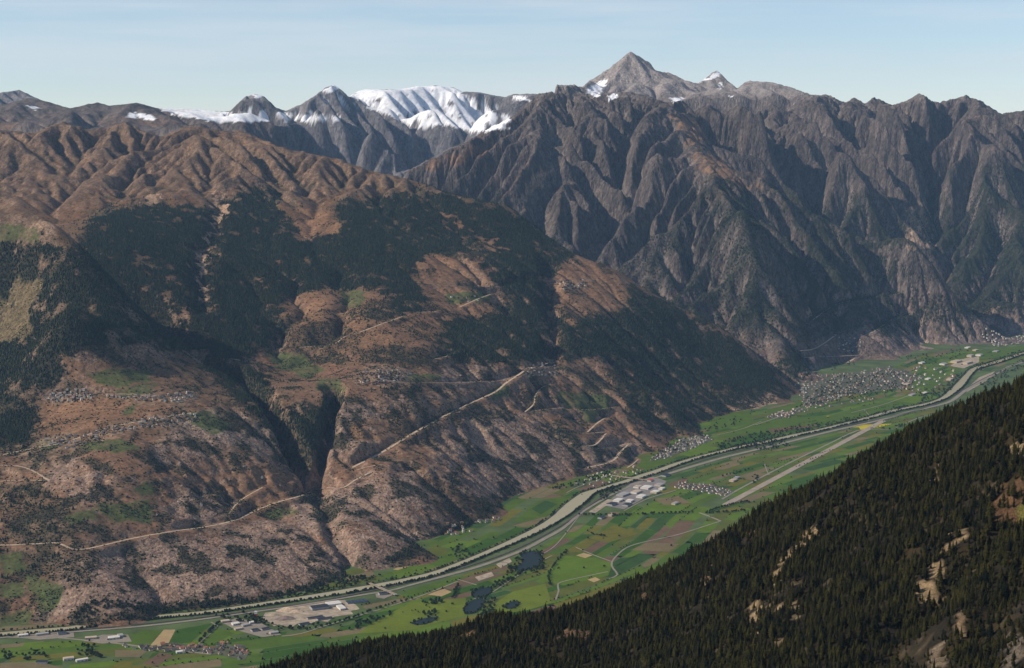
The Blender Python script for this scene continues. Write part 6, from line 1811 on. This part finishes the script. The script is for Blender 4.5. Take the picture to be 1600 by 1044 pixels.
x, y, z = spread_points('mid', 10.5, -4700, 5280, 6000, 15000, lambda x, y, z, f: np.where(massif(x, y) < 0.5, smooth(f, 0.5, 0.8) * 0.93 + 0.06 * (f > 0.1), 0))
k = seen_from_camera(x, y, z, G24)
x, y, z = x[k], y[k], z[k]
n = len(x)
h = rng.uniform(9, 23, n)
w = h * rng.uniform(0.22, 0.38, n)
print('slope trees', n)
o = scatter('slope_forest', np.stack([x, y, z - 1], -1), rng.uniform(0, 6.28, n), np.stack([w, w, h], -1), np.zeros(n, int), [cone(M_FARNEEDLE)])
tag(o, 'dark conifer woods on the brown mountainside across the valley', None, None, 'stuff')

x, y, z = spread_points('far', 13, -2500, 7500, 12400, 19500, lambda x, y, z, f: np.where(massif(x, y) > 0.5, f * 0.85, 0))
k = seen_from_camera(x, y, z, G24, 30)
x, y, z = x[k], y[k], z[k]
n = len(x)
h = rng.uniform(12, 22, n)
w = h * rng.uniform(0.32, 0.48, n)
print('massif trees', n)
o = scatter('massif_forest', np.stack([x, y, z - 2], -1), rng.uniform(0, 6.28, n), np.stack([w, w, h], -1), np.zeros(n, int), [cone(M_FARNEEDLE, 5)])
tag(o, 'dark woods on the lower flanks of the grey massif', None, None, 'stuff')

def scrub_density(x, y, z, f):
    c = smooth(fbm(x / 150, y / 150, 4, 515) + 0.4 * fbm(x / 420, y / 420, 5, 510) + 0.13 * smooth(z, 1250, 900), 0.12, 0.40)      # thickets where the ground is dark
    band = (((z + 30 * fbm(x / 300, y / 300, 3, 902)) / 38.0) % 1.0 < 0.14) & (z > 1000) & (z < 1560)      # hedges along the old terraces
    return np.where((massif(x, y) < 0.5) & (f < 0.72), np.maximum(np.maximum(0.05 + 0.75 * c, band * 0.6), smooth(f, 0.15, 0.5) * 0.85) * smooth(z, 2150, 1900), 0)
x, y, z = spread_points('mid', 8.5, -4700, 5280, 6000, 14000, scrub_density)
k = seen_from_camera(x, y, z, G24)
x, y, z = x[k], y[k], z[k]
n = len(x)
s = 1.5 + 3.6 * rng.random(n) ** 2
print('scrub', n)
o = scatter('scrub', np.stack([x, y, z + s * 0.2], -1), rng.uniform(0, 6.28, n), np.stack([s * rng.uniform(0.9, 1.6, n), s, s * rng.uniform(0.7, 1.1, n)], -1), np.zeros(n, int), [ball(M_SCRUB)])
tag(o, 'scattered dark bushes on the rocky slope across the valley', None, None, 'stuff')
# ------------------------------------------------------------------ the air
def haze_box():
    x0, x1, y0, y1, z0, z1 = -16000, 16000, -2500, 34000, ZV - 60, 4200
    V = [(x, y, z) for z in (z0, z1) for y in (y0, y1) for x in (x0, x1)]
    Fc = [(0, 2, 3, 1), (4, 5, 7, 6), (0, 1, 5, 4), (1, 3, 7, 5), (3, 2, 6, 7), (2, 0, 4, 6)]
    m = bpy.data.materials.new('valley_air'); m.use_nodes = True
    n, l = m.node_tree.nodes, m.node_tree.links
    n.clear()
    out = n.new('ShaderNodeOutputMaterial'); v = n.new('ShaderNodeVolumePrincipled')
    v.inputs['Color'].default_value = (0.40, 0.66, 1.0, 1)
    v.inputs['Density'].default_value = 0.72e-5
    v.inputs['Anisotropy'].default_value = 0.0
    l.new(v.outputs['Volume'], out.inputs['Volume'])
    o = mesh_obj('haze', V, Fc, m)
    tag(o, None, None, None, 'stuff')
haze_box()
